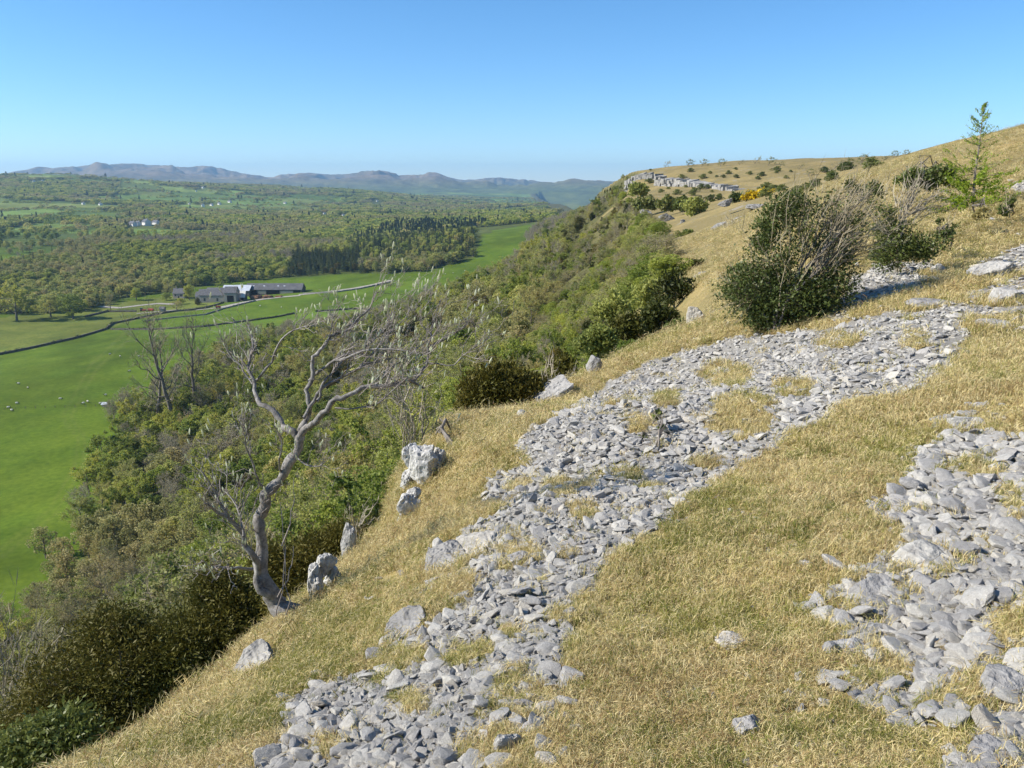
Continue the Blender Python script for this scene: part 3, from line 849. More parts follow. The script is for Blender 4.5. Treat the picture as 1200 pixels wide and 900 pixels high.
add_kind('budding', [wood_tree(s, 10, 3.2, 0.2, 15, 8, 8, 3, 2600, 0.13, 0.022, up=0.95) for s in (21, 22)], 10, [BARK, TWIG, L_BUD])
add_kind('bare', [wood_tree(s, 10, 2.9, 0.15, 15, 8, 9, 4, 900, 0.11, 0.022, up=1.15) for s in (31, 32, 33)], 10, [TWIG_PALE, TWIG_PALE, L_BUD])
add_kind('mid_green', [mid_tree(s) for s in (401, 402)], 9.6, [BARK, TWIG, L_GREEN])
add_kind('mid_olive', [mid_tree(s, 1400, 0.3) for s in (411, 412)], 9.6, [BARK, TWIG, L_OLIVE])
add_kind('mid_budding', [mid_tree(s, 1300, 0.26) for s in (421, 422)], 9.6, [BARK, TWIG, L_BUD])
add_kind('yew', [yew_tree(s) for s in (41, 42)], 6, [BARK, TWIG, L_YEW])
add_kind('spruce', [conifer_tree(s) for s in (51, 52)], 15, [BARK, TWIG, L_CONIFER])

# ------------------------------------------------------------------ the wood on the slope: where each tree stands, what kind it is
def plan_wood():
    rng = np.random.default_rng(99)
    out = []
    ys = []
    y = -25.0
    while y < 1500:
        sp = 4.6 if y < 120 else (6.0 if y < 350 else 8.0)
        xe, xf = float(edge_x(y)), float(foot_x(y))
        x = xe - 2.0 - rng.random() * sp
        if 36 < y < 440: x = xe + 26
        while x > xf - 6:
            jx, jy = x + rng.normal(0, sp * 0.28), y + rng.normal(0, sp * 0.28)
            out.append((jx, jy))
            x -= sp
        y += sp
    P = np.array(out)
    z = height(P[:, 0], P[:, 1], False)
    s = edge_x(P[:, 1]) - P[:, 0]
    bare = np.interp(P[:, 1], [25, 40, 60, 110, 190, 300, 400, 440, 460], [0, 3, 6, 8, 9, 12, 22, 30, 0])
    px, py, d = proj(P[:, 0], P[:, 1], z)
    inb = in_poly(px + 9 * fbm(P[:, 0] * 0.1, P[:, 1] * 0.1, 2, 57), py, BANK) & (P[:, 1] > 38) & (P[:, 1] < 440)
    keep = ((s > 1.5) | inb) & (px > -160) & (px < 1000) & (d > 6) & (py < 1150)
    keep &= (s > bare) | inb | (rng.random(len(P)) < 0.10)
    n1 = fbm(P[:, 0] * 0.035, P[:, 1] * 0.035, 3, 301)
    n2 = fbm(P[:, 0] * 0.06, P[:, 1] * 0.06, 3, 311)
    u = rng.random(len(P))
    q = s / np.maximum(edge_x(P[:, 1]) - foot_x(P[:, 1]), 1)
    kind = np.full(len(P), 'olive', dtype=object)
    kind[(n1 + 0.25 * (u - 0.5)) > 0.10] = 'green'
    kind[(n1 + 0.3 * (u - 0.5)) < -0.27] = 'budding'
    kind[(n2 + 0.3 * (u - 0.5)) > np.where(P[:, 1] < 260, 0.52, 0.38)] = 'bare'
    kind[((n2 + 0.35 * (u - 0.5)) < -0.20) & (q < 0.75)] = 'yew'
    greyfoot = (P[:, 1] > 480) & (q > 0.55) & (u < 0.75)
    kind[greyfoot] = 'bare'
    kind[(s < 14) & (rng.random(len(P)) < 0.35)] = 'yew'
    h = np.clip(2.2 + s * 0.17, 2.0, 8.6) * rng.uniform(0.72, 1.3, len(P))
    h *= np.interp(P[:, 1], [0, 60, 200, 500], [0.85, 0.9, 1.0, 1.05])
    h = np.where(inb & (s < 25), rng.uniform(1.6, 3.6, len(P)), np.where(s < bare, np.minimum(h, 2.2), h))
    h = np.where(kind == 'yew', h * 0.72, h)
    return P[keep], z[keep], kind[keep], h[keep], d[keep], px[keep], py[keep], s[keep]

def build_wood():
    P, z, kind, h, d, px, py, s = plan_wood()
    rng = np.random.default_rng(5)
    z = height(P[:, 0], P[:, 1])
    size = h / d
    inframe = (px > -40) & (px < 900) & (py - FPX * size > -50) & (py - FPX * size * 1.0 < 890)
    # hidden by the rim of the hillside in front?
    vis = np.ones(len(P), bool)
    for k in range(1, 24):
        t = k / 24.0
        X, Y, Zt = P[:, 0] * t, P[:, 1] * t, (z + h * 0.9) * t
        vis &= height(X, Y, False) < Zt + 0.15
    order = np.argsort(-(size * (inframe & vis)))
    chosen = set(order[:300].tolist())
    LAB = {'green': 'fresh green leafy tree', 'olive': 'olive half-leafed tree', 'budding': 'brownish budding tree', 'bare': 'bare grey twiggy tree', 'yew': 'dark yew'}
    def zone(x, y, hh):
        big = 'tall ' if hh > 8 else ('low ' if hh < 4 else '')
        if y > 230:
            w = 'at the left border beside the green field' if x < 120 else ('on the outer edge of the wood beside the field' if x < 250 and y < 620 else ('in the wood behind the leaning rowan' if x < 420 else ('in the wood between rowan and bronze yews' if x < 560 else 'on the wooded bank under the far headland')))
            if y > 640 and x < 420:
                w = 'at the left border above the dark yew' if x < 60 else ('between the left border and the dark yew' if x < 140 else ('just above the dark yew in the lower left' if x < 230 else ("under the leaning rowan's low limb" if x < 310 else 'right behind the rowan trunk')))
                if y > 760: w = 'beneath the dark yew in the lower left corner' if x < 200 else 'in the gap below the leaning rowan'
            elif 520 < y <= 640 and x < 420:
                w = 'on the slope facing the lower field at the left' if x < 160 else ('midway down the wood left of the rowan' if x < 270 else 'midway down the wood behind the rowan')
            if y < 400 and x < 560: w = 'at the foot of the wood before the upper fields'
        else: w = 'on the skyline of the wooded bank'
        return big, w
    rest = []
    for i in range(len(P)):
        if not vis[i] and d[i] < 60: continue
        k = kind[i]; v = int(rng.integers(0, len(KINDS[k]))); rz = rng.random() * 6.28
        sc = h[i] / KINDS[k][v][3]
        wid = sc * rng.uniform(0.9, 1.35)
        if i in chosen:
            e = empty(k + '_tree' if k != 'yew' else 'yew_tree', (P[i, 0], P[i, 1], z[i]), rz)
            e.scale = (wid, wid, sc)
            bg, w = zone(px[i], py[i], h[i]); tag(e, bg + LAB[k] + ' ' + w, 'tree', k + ' trees ' + w)
            link('trunk', KINDS[k][v][0], e); link('crown', KINDS[k][v][1], e)
        else:
            rest.append((P[i, 0], P[i, 1], z[i], rz, wid, sc, k, v))
    return rest
WOOD_REST = build_wood()

# ------------------------------------------------------------------ the valley trees: belt behind the farm, plantation, far copses and hedgerows (one mass)
def low_tree(seed, mats, n=150, conif=False):
    rng = np.random.default_rng(seed); b = MB()
    if conif:
        t = rng.random(n) ** 0.8; az = rng.random(n) * 6.28; rr = 2.4 * (1 - t) * rng.uniform(0.5, 1.0, n)
        C = np.stack([np.cos(az) * rr, np.sin(az) * rr, 1 + 13 * t], -1)
    else:
        d = rand_dirs(n, rng); d[:, 2] = np.abs(d[:, 2]) * 1.0 - 0.15
        lob = 1 + 0.25 * np.sin(d[:, 0] * 5 + seed) * np.cos(d[:, 1] * 4 + seed * 2)
        C = d * np.array([4.4, 4.4, 6.0]) * (lob * rng.uniform(0.6, 1.0, n) ** 0.5)[:, None] + np.array([0, 0, 3.6])
    a = rand_dirs(n, rng); sz = rng.uniform(0.6, 1.4, (n, 1)) * (0.9 if not conif else 0.8)
    b.quads(C, a * sz, perp(a, rng) * sz * 0.7, 2)
    b.tube(np.array([(0, 0, -1), (0, 0, 5.0)]), [0.3, 0.15], 4, 0, False)
    return b.mesh('low_tree_%d' % seed, mats)

def build_far_woods(rest):
    rng = np.random.default_rng(17)
    order = ['green', 'olive', 'budding', 'bare', 'yew', 'spruce', 'mid_green', 'mid_olive', 'mid_budding']
    protos = []; first = {}
    for k in order:
        first[k] = len(protos); protos += [t[2] for t in KINDS[k]]
    pts, rot, scl, idx = [], [], [], []
    for x, y, z, rz, wid, sc, k, v in rest:
        if y > 170 and k in ('green', 'olive', 'budding') and v < 2: k = 'mid_' + k
        pts.append((x, y, z)); rot.append((0, 0, rz)); scl.append((wid, wid, sc)); idx.append(first[k] + v)
    scatter('slope_woodland', protos, pts, rot, scl, idx, 'mixed spring woodland covering the steep slope below the crag', 'woodland')
    # ---- valley
    pts, rot, scl, idx = [], [], [], []
    low0 = len(protos)
    lows = [low_tree(1, [BARK, TWIG, L_GREEN]), low_tree(2, [BARK, TWIG, L_OLIVE]), low_tree(3, [BARK, TWIG, L_OLIVE]), low_tree(4, [BARK, TWIG, L_BUD]), low_tree(5, [BARK, TWIG, L_YEW]), low_tree(6, [BARK, TWIG, L_CONIFER], 150, True)]
    protos2 = protos + lows
    # plan on rings so that far trees are no denser in the picture than near ones
    y = 560.0
    while y < 7600:
        sp = 8.5 if y < 1300 else (11 if y < 2200 else (15 if y < 3600 else 22))
        xs = np.arange(-0.74 * y - 60, 0.30 * y + 60, sp)
        X = xs + rng.normal(0, sp * 0.3, len(xs)); Y = y + rng.normal(0, sp * 0.3, len(xs))
        ok = X < foot_x(Y) - 4
        X, Y = X[ok], Y[ok]
        if len(X):
            f = forest(X, Y)
            bi, bd = cells(X, Y)
            hedge = (bd < 7 + 0.0015 * y) & (rng.random(len(X)) < 0.55) & (Y > 1250)
            take = (rng.random(len(X)) < f * 0.93) | hedge
            pxv, pyv, dv = proj(X, Y, VAL(X, Y))
            meadow = (pxv > 556) & (pyv > 257) & (pyv > 262 - (pxv - 556) * 0.05) & (Y < 1600)
            take &= ~meadow
            for hx, hy, hs in houses: take &= ~((np.abs(pxv - hx) < 4 + 3 * hs) & (pyv > hy - 1.5) & (pyv < hy + 5))
            X, Y, f, hd = X[take], Y[take], f[take], hedge[take]
            pxv, pyv = pxv[take], pyv[take]
            if len(X):
                Z = height(X, Y)
                n = fbm(X * 0.006, Y * 0.006, 3, 401); n2 = fbm(X * 0.012, Y * 0.012, 3, 411)
                for i in range(len(X)):
                    u = rng.random()
                    dark = in_poly(np.array([pxv[i]]), np.array([pyv[i]]), [(335, 332), (425, 324), (425, 300), (345, 300)])[0]
                    plant = in_poly(np.array([pxv[i]]), np.array([pyv[i]]), [(425, 310), (500, 309), (560, 300), (570, 262), (470, 262), (400, 285)])[0]
                    if dark: k = 'spruce' if u < 0.85 else 'yew'
                    elif plant: k = 'spruce' if u < 0.62 else ('olive' if u < 0.85 else 'green')
                    else:
                        v = n[i] + 0.35 * (u - 0.5)
                        k = 'green' if v > 0.06 else ('olive' if v > -0.24 else ('budding' if n2[i] > -0.2 else 'bare'))
                        if u > 0.965: k = 'spruce'
                        elif u < 0.03: k = 'yew'
                    big = (8.5 + 5.5 * rng.random()) * (0.62 if hd[i] and f[i] < 0.4 else 1.0)
                    if k == 'spruce': big = 10 + 8 * rng.random()
                    if Y[i] < 1500:
                        if k in ('green', 'olive', 'budding'): k = 'mid_' + k
                        v = int(rng.integers(0, len(KINDS[k]))); ii = first[k] + v; s = big / KINDS[k][v][3]; w = s * rng.uniform(1.1, 1.65) * (0.85 if k == 'spruce' else 1.0)
                        if k == 'yew': s *= 0.6
                    else:
                        ii = low0 + {'green': 0, 'olive': 1 + int(rng.integers(0, 2)), 'budding': 3, 'bare': 3, 'yew': 4, 'spruce': 5}[k]
                        s = big / (14.0 if k == 'spruce' else 9.6); w = s * rng.uniform(1.05, 1.7) * (sp / 11.0)
                    pts.append((X[i], Y[i], Z[i])); rot.append((0, 0, rng.random() * 6.28)); scl.append((w, w, s)); idx.append(ii)
        y += sp
    scatter('valley_woodland', protos2, pts, rot, scl, idx, 'mixed woods, conifer plantation and hedgerow trees filling the valley', 'woodland')
    print('slope trees', len(rest), 'valley trees', len(pts))
build_far_woods(WOOD_REST)
# ------------------------------------------------------------------ limestone
ROCK = rock_mat('limestone_stone', 7.0, dark=(0.165, 0.155, 0.135), mid=(0.39, 0.375, 0.345), light=(0.59, 0.57, 0.525), bump_dist=0.006)
ROCK_BIG = rock_mat('limestone_boulder', 2.2, dark=(0.14, 0.13, 0.12), mid=(0.35, 0.34, 0.32), light=(0.52, 0.505, 0.47), bump_dist=0.03, lichen=0.3)
ROCK_FAR = rock_mat('limestone_cliff', 0.25, dark=(0.11, 0.105, 0.098), mid=(0.26, 0.252, 0.235), light=(0.40, 0.388, 0.365), bump_dist=0.3, lichen=0.3)

ROCK_WHITE = rock_mat('limestone_white', 2.6, dark=(0.17, 0.16, 0.145), mid=(0.45, 0.44, 0.415), light=(0.68, 0.665, 0.63), bump_dist=0.03, lichen=0.5, randomise=False)

def stone_mesh(seed, flat=0.38, n=15):
    """an angular slab: the hull of random points, edges a little worn"""
    rng = np.random.default_rng(seed)
    p = rand_dirs(n, rng) * rng.uniform(0.8, 1.0, (n, 1))
    p = np.sign(p) * np.abs(p) ** 0.75
    p *= np.array([0.5, rng.uniform(0.28, 0.42), flat * rng.uniform(0.28, 0.5)])
    bm = bmesh.new()
    for q in p: bm.verts.new(q)
    bmesh.ops.convex_hull(bm, input=bm.verts)
    bmesh.ops.delete(bm, geom=[v for v in bm.verts if not v.link_faces], context='VERTS')
    bmesh.ops.dissolve_limit(bm, angle_limit=R(14), verts=bm.verts, edges=bm.edges)
    bmesh.ops.bevel(bm, geom=list(bm.edges), offset=0.018, segments=1, affect='EDGES', clamp_overlap=True)
    bmesh.ops.recalc_face_normals(bm, faces=bm.faces)
    me = bpy.data.meshes.new('stone'); bm.to_mesh(me); bm.free()
    me.materials.append(ROCK)
    return me

def poly_rock(seed, size, planes=16, sub=4, rough=0.05, strata=0.0, fissure=0.08, mat=None, flat_bottom=True):
    """a boulder: a blunt polyhedron with ledges, cracks and rough skin"""
    rng = np.random.default_rng(seed)
    bm = bmesh.new(); bmesh.ops.create_icosphere(bm, subdivisions=sub, radius=1.0)
    V = np.array([v.co[:] for v in bm.verts])
    N = rand_dirs(planes, rng); D = rng.uniform(0.62, 1.0, planes)
    N = np.concatenate([N, [(1, 0, 0), (-1, 0, 0), (0, 1, 0), (0, -1, 0), (0, 0, 1), (0, 0, -1)]]); D = np.concatenate([D, rng.uniform(0.75, 1.0, 6)])
    dots = V @ N.T
    r = np.where(dots > 1e-3, D[None] / np.maximum(dots, 1e-3), 9).min(1)
    r = np.minimum(r, 1.25)
    Q = V * r[:, None]
    a, b, c = Q.T
    n = fbm(a * 2.2 + seed, b * 2.2 + c * 1.7, 4, seed) * 0.6 + fbm(c * 2.6, a * 2.1 - b + seed, 4, seed + 3) * 0.6
    fis = np.clip(1 - np.abs(fbm(a * 2.4 + 5 + b * 0.5, b * 2.4 + c * 0.5, 2, seed + 9)) * 9, 0, 1)
    led = np.abs(((c * 3.2 + 0.5 * a + 0.3 * fbm(a * 2, b * 2, 2, seed + 5)) % 1.0) - 0.5) * 2
    led = np.clip(1 - led * 6, 0, 1)
    Q = Q * (1 + rough * n * 2.0 - fissure * fis - strata * led)[:, None]
    Q *= np.asarray(size, float)[None]
    for v, q in zip(bm.verts, Q): v.co = q
    me = bpy.data.meshes.new('rock'); bm.to_mesh(me); bm.free()
    me.materials.append(mat or ROCK_BIG)
    return me

SLABS = [poly_rock(700 + k, (0.5, 0.34 + 0.05 * (k % 3), 0.13 + 0.03 * (k % 4)), planes=13, sub=3, rough=0.035, strata=0.03, fissure=0.03, mat=ROCK) for k in range(12)]
STONES = [stone_mesh(500 + k, 0.36 + 0.05 * (k % 4), 12 + k % 5) for k in range(14)]

def slope_normal_rot(x, y, rng, tilt=0.3):
    e = 0.15
    zx = (height(x + e, y, False) - height(x - e, y, False)) / (2 * e); zy = (height(x, y + e, False) - height(x, y - e, False)) / (2 * e)
    n = len(x)
    return np.stack([np.arctan(zy) + rng.normal(0, tilt, n), -np.arctan(zx) + rng.normal(0, tilt, n), rng.uniform(0, 6.283, n)], -1)

def build_scree():
    rng = np.random.default_rng(31)
    P = []
    # candidates: log-polar spread plus an even one, thinned to the plots of scree
    n = 190000
    r = np.exp(rng.uniform(math.log(1.3), math.log(50), n)); th = rng.uniform(-0.78, 0.72, n)
    x, y = r * np.sin(th), r * np.cos(th)
    m = scree_mask(x, y) | (scree_mask(x, y, None, 2.6) & (rng.random(n) < 0.28)) | (loose_mask(x, y) & (rng.random(n) < np.clip(0.22 + 0.8 * fbm(x * 1.7, y * 1.7, 3, 94), 0.03, 0.6)))
    m &= (fbm(x * 2.6, y * 2.6, 3, 93) < 0.58) | (rng.random(n) < 0.4)
    x, y, r = x[m], y[m], r[m]
    size = np.exp(rng.normal(math.log(0.047), 0.45, len(x))) * (1 + 0.95 * sstep(3.0, 9, r))
    size = np.minimum(np.maximum(size, 0.022), 0.060 + 0.0165 * r)
    # far away only the larger stones matter
    size = np.maximum(size, 0.0070 * r * np.clip(rng.normal(1, 0.25, len(r)), 0.5, 1.6))
    right = (proj(x, y, height(x, y, False))[0] > 900) & (r < 7)
    size = np.where(right, size * 1.2, size)
    # thin out: stones should lie about two deep
    keep = rng.random(len(x)) < np.clip((0.0115 * r + 0.012) ** 2 * 0 + 1.0, 0, 1)
    # sparse loose stones over the turf, most of them near the scree
    k = 4600
    r2 = np.exp(rng.uniform(math.log(1.4), math.log(45), k)); t2 = rng.uniform(-0.7, 0.68, k)
    x2, y2 = r2 * np.sin(t2), r2 * np.cos(t2)
    ok = (edge_x(y2) - x2 < -0.1) & ~scree_mask(x2, y2) & (fbm(x2 * 0.6, y2 * 0.6, 3, 88) > -0.12)
    x2, y2, r2 = x2[ok], y2[ok], r2[ok]
    s2 = np.minimum(np.exp(rng.normal(math.log(0.032), 0.5, len(x2))), 0.035 + 0.011 * r2)
    z = height(x, y); lift = rng.uniform(-0.32, 0.22, len(x)) * size
    z2 = height(x2, y2) + 0.14 * s2
    rot = slope_normal_rot(x, y, rng, 0.27); rot2 = slope_normal_rot(x2, y2, rng, 0.2)
    X = np.concatenate([x, x2]); Y = np.concatenate([y, y2]); Z = np.concatenate([z + lift, z2])
    S = np.concatenate([size, s2]); ROT = np.concatenate([rot, rot2])
    sc = np.stack([S, S * rng.uniform(0.75, 1.25, len(S)), S * rng.uniform(0.7, 1.3, len(S))], -1)
    idx = rng.integers(0, len(STONES), len(S))
    onturf = np.concatenate([np.zeros(len(x), bool), np.ones(len(x2), bool)])
    px, py, d = proj(X, Y, Z)
    vis = (px > 0) & (px < 1200) & (py > 0) & (py < 900)
    # the largest to the eye stand as single stones
    show = S / d * vis * (0.8 + 0.4 * rng.random(len(S)))
    # not too crowded
    order = np.argsort(-show); chosen = []
    for i in order:
        if len(chosen) >= 300: break
        if all((X[i] - X[j]) ** 2 + (Y[i] - Y[j]) ** 2 > (0.36 * (S[i] + S[j])) ** 2 for j in chosen): chosen.append(i)
    ch = np.zeros(len(S), bool); ch[chosen] = True
    marks = [(545, 770, 'above the foot of the front scree'), (420, 850, 'in the middle of the front scree'), (330, 870, 'at the lower left end of the front scree'), (590, 870, 'beside the long upright slab'), (620, 830, 'beside the large rough block'), (476, 735, 'below the leaning slabs of rock'), (525, 660, 'beside the bedrock outcrop'),
             (610, 656, 'beside the dark cleft rock'), (668, 722, 'beside the wedge shaped stone'), (700, 620, 'on the lower border of the middle scree'), (770, 530, 'around the thin sapling in the scree'), (640, 530, 'on the left border of the middle scree'), (860, 460, 'in the wide upper scree under the big hawthorn'), (1050, 420, 'at the right end of the wide upper scree'), (720, 470, 'on the rim side of the wide upper scree'),
             (1088, 650, 'beside the broad flat slab'), (1020, 690, 'beside the long tilted slab'), (1180, 640, 'in the right hand scree at the picture edge'), (1130, 540, 'below the pale rock at the tip of the right scree'), (1110, 740, 'in the lower part of the right hand scree'), (1186, 800, 'beside the big block at the right border'), (1165, 880, 'in the lower right corner'), (1000, 762, 'beside the low bedrock hump'), (1040, 610, 'on the left border of the right hand scree'), (1180, 340, 'beside the rugged outcrop below the larch')]
    for i in chosen:
        big = S[i] / d[i] * FPX
        where = min(marks, key=lambda m: (m[0] - px[i]) ** 2 + (m[1] - py[i]) ** 2)[2]
        sizew = 'large' if big > 62 else ('middling' if big > 40 else 'small')
        lie = 'tilted' if abs(ROT[i][0]) + abs(ROT[i][1]) > 0.62 else 'flat-lying'
        o = link('limestone_stone', SLABS[idx[i] % len(SLABS)], None, (X[i], Y[i], Z[i] + 0.06 * S[i]), tuple(ROT[i]), tuple(sc[i] * 1.08))
        if onturf[i]: tag(o, '%s grey limestone stone alone in the turf %s' % (sizew, 'right of the middle scree' if px[i] > 640 else 'left of the scree bands'), 'stone', 'single stones in the turf')
        else: tag(o, '%s %s grey limestone stone %s' % (sizew, lie, where), 'stone', 'stones ' + where)
    rest = ~ch
    scatter('scree_stones', STONES, np.stack([X, Y, Z], -1)[rest], ROT[rest], sc[rest], idx[rest], 'bands of broken grey limestone scree across the hillside', 'scree')
    print('stones', rest.sum())
build_scree()

ROCK_FEET = []
def boulder(px, py, d, wpx, hpx, label, seed, cat='boulder', group=None, deep=0.9, rot=(0, 0, 0), sub=4, strata=0.03, fissure=0.1, mat=None, name='limestone_boulder', rough=0.06, sink=0.0):
    """a rock whose centre lies behind px, py at depth d; wpx, hpx its apparent size"""
    if d < 35:
        g = ground_hit(px, py + 0.3 * hpx); gd = g[1] * CP - g[2] * SP
        if 0.65 * d < gd < 1.5 * d: d = gd + 0.15 * wpx / FPX * gd
    w = wpx / FPX * d; h = hpx / FPX * d
    p = pix(px, py, d)
    if d < 20: ROCK_FEET.append((p[0], p[1], w))
    o = link(name, poly_rock(seed, (w / 2, w / 2 * deep, h / 2), sub=sub, strata=strata, fissure=fissure, mat=mat, rough=rough), None, (p[0], p[1], p[2] - sink), rot)
    tag(o, label, cat, group)
    return o

def outcrop(px, py, d, label, blocks, seed):
    """several jointed blocks that stand together as one outcrop; blocks: (dx, dy, w, h, depth factor, tilt) in picture units"""
    g = ground_hit(px, py + 18); gd = g[1] * CP - g[2] * SP
    if 0.7 * d < gd < 1.4 * d: d = gd + 0.1
    base = pix(px, py, d); root = empty('limestone_outcrop', tuple(base)); tag(root, label, 'outcrop')
    for i, (dx, dy, w, h, deep, tilt) in enumerate(blocks):
        k = d / FPX; q = pix(px + dx, py + dy, d + 0.10 * ((i * 37) % 5 - 2) * 0.5) - base
        link('block', poly_rock(seed + i, (w * k / 2, w * k / 2 * deep, h * k / 2), planes=20, sub=4, rough=0.10, strata=0.05, fissure=0.22, mat=ROCK_WHITE), root, tuple(q), (0.1, tilt, 0.5 * i))
    ROCK_FEET.append((base[0], base[1], 0.7))
outcrop(497, 548, 11.6, 'jagged white limestone outcrop of fissured blocks at the rim of the slope', [(0, 2, 50, 54, 0.9, 0.05), (-16, -14, 26, 34, 0.8, -0.1), (16, -8, 24, 40, 0.9, 0.2), (-20, 16, 24, 30, 0.8, -0.2), (24, 12, 22, 24, 0.9, 0.3), (2, -18, 22, 22, 0.8, 0.1)], 900)
outcrop(478, 592, 10.6, 'pale broken limestone blocks just below the jagged white outcrop', [(0, 0, 28, 36, 0.9, 0.3), (8, -14, 20, 22, 0.8, 0.2), (-6, 16, 20, 18, 0.9, 0.4)], 920)
outcrop(376, 682, 7.2, 'upright pale limestone crag at the rim beside the foot of the wind-bent tree', [(-6, 4, 26, 66, 0.9, -0.1), (6, -22, 24, 32, 0.9, 0.15), (14, -4, 22, 34, 1.0, 0.3), (4, 28, 22, 34, 0.9, -0.15)], 940)
boulder(408, 632, 8.9, 22, 46, 'narrow pale rock at the rim between the upright rock and the white boulder', 6, rot=(0, 0.1, 0.2))
boulder(292, 778, 5.6, 74, 26, 'low pale limestone ledge at the rim below the wind-bent tree', 7, mat=ROCK_FAR, name='limestone_ledge', rot=(0, -0.45, 0.5), strata=0.06, sink=0.03)
boulder(612, 488, 16.5, 18, 20, 'small pale rock at the rim beside the large yew bushes', 8)
boulder(648, 462, 18.5, 52, 26, 'weathered pale limestone ledge at the rim behind the grass', 9, rot=(0, -0.5, 0.3), strata=0.06)
boulder(696, 428, 21.5, 18, 26, 'small pale rock at the rim where the turf bends', 10, rot=(0, 0.4, 0))
boulder(815, 374, 26.5, 26, 30, 'white limestone block on the rim left of the big hawthorn bush', 11, fissure=0.15)
boulder(216, 853, 4.35, 26, 14, 'flat pale stone in the turf near the bottom left corner', 12, rot=(0, -0.4, 0.2), cat='stone')
boulder(878, 852, 2.75, 44, 34, 'pitted grey limestone rock in the turf near the bottom edge', 13, fissure=0.18, cat='rock', sink=0.005)
boulder(945, 666, 4.1, 24, 20, 'rounded pale stone alone in the turf below the middle of the slope', 14, cat='stone')
boulder(858, 752, 3.55, 40, 20, 'flat grey slab sunk in the turf', 15, cat='stone', rot=(0, 0.1, 0.6))
boulder(756, 738, 3.75, 20, 12, 'small flat pale stone in the turf beside the front scree', 16, cat='stone')
boulder(668, 722, 4.0, 26, 22, 'wedge shaped grey stone at the border of scree and turf', 17, cat='stone', rot=(0.3, 0.5, 0.4))
boulder(620, 850, 2.9, 66, 60, 'large rough grey block at the lower border of the front scree', 18, cat='rock', rot=(0.2, 0.1, 0.5), deep=0.7, sink=0.06)
boulder(590, 870, 2.75, 40, 70, 'long grey slab upright at the foot of the front scree', 19, cat='rock', rot=(0.2, 0.35, 0.3), deep=0.5, sink=0.04)
boulder(525, 660, 6.2, 74, 20, 'grey bedrock outcrop at the left border of the middle scree', 20, mat=ROCK_FAR, cat='outcrop', rot=(0, -0.3, 0.5), strata=0.08, deep=1.2)
boulder(560, 640, 6.6, 84, 18, 'long low grey bedrock outcrop beside the middle scree', 21, cat='outcrop', rot=(0, -0.3, 0.2), strata=0.08, deep=1.2)
boulder(610, 656, 5.6, 34, 24, 'dark cleft grey rock between tufts in the middle scree', 22, cat='rock', strata=0.08)
boulder(476, 735, 4.9, 62, 24, 'leaning grey slabs of rock above the front scree', 23, mat=ROCK_FAR, cat='outcrop', rot=(0, -0.6, 0.4), strata=0.12)
boulder(1088, 650, 4.1, 74, 44, 'broad flat grey slab in the upper part of the right hand scree', 24, cat='slab', rot=(0.15, -0.15, 0.4), strata=0.05, deep=0.8, sink=0.05)
boulder(1020, 690, 3.75, 84, 34, 'long tilted grey slab at the left end of the right hand scree', 25, cat='slab', rot=(0.2, -0.25, 0.2), strata=0.06, deep=0.6, sink=0.03)
boulder(1186, 800, 2.6, 90, 60, 'big grey block at the lower right border of the picture', 26, cat='rock', rot=(0.1, 0, 0.5), strata=0.05, deep=0.8, sink=0.05)
boulder(1165, 880, 2.3, 70, 50, 'rounded grey stone in the lower right corner', 27, cat='rock', sink=0.03)
boulder(1000, 762, 3.3, 70, 26, 'low grey bedrock hump between the right hand scree and the turf', 28, cat='outcrop', rot=(0.2, 0, 0.1), strata=0.05, sink=0.03)
boulder(1180, 350, 15.0, 46, 34, 'rugged grey outcrop at the right edge below the larch', 29, cat='outcrop', strata=0.08, rot=(0, -0.3, 0.3))
boulder(1160, 318, 18.5, 50, 26, 'lumpy grey outcrop in the turf below the larch', 30, cat='outcrop', strata=0.08, rot=(0, -0.4, 0.2))
boulder(1098, 316, 20.5, 18, 16, 'single grey block at the upper end of the scree beside the second hawthorn', 31)
boulder(1165, 382, 12.8, 46, 14, 'low pale hump of rock in the turf at the right edge', 32, cat='outcrop')
boulder(1130, 495, 7.4, 40, 26, 'pale grey rock at the upper tip of the right hand scree', 33, cat='rock', sink=0.03)
boulder(1145, 352, 15.8, 30, 14, 'flat grey rock at the right end of the long scree', 34, cat='rock')
boulder(1162, 258, 27, 12, 8, 'small pale rock on the upper slope under the larch', 35, cat='rock')
boulder(1090, 356, 16.6, 60, 12, 'pale broken ledge at the upper border of the long scree', 36, cat='outcrop', strata=0.06)

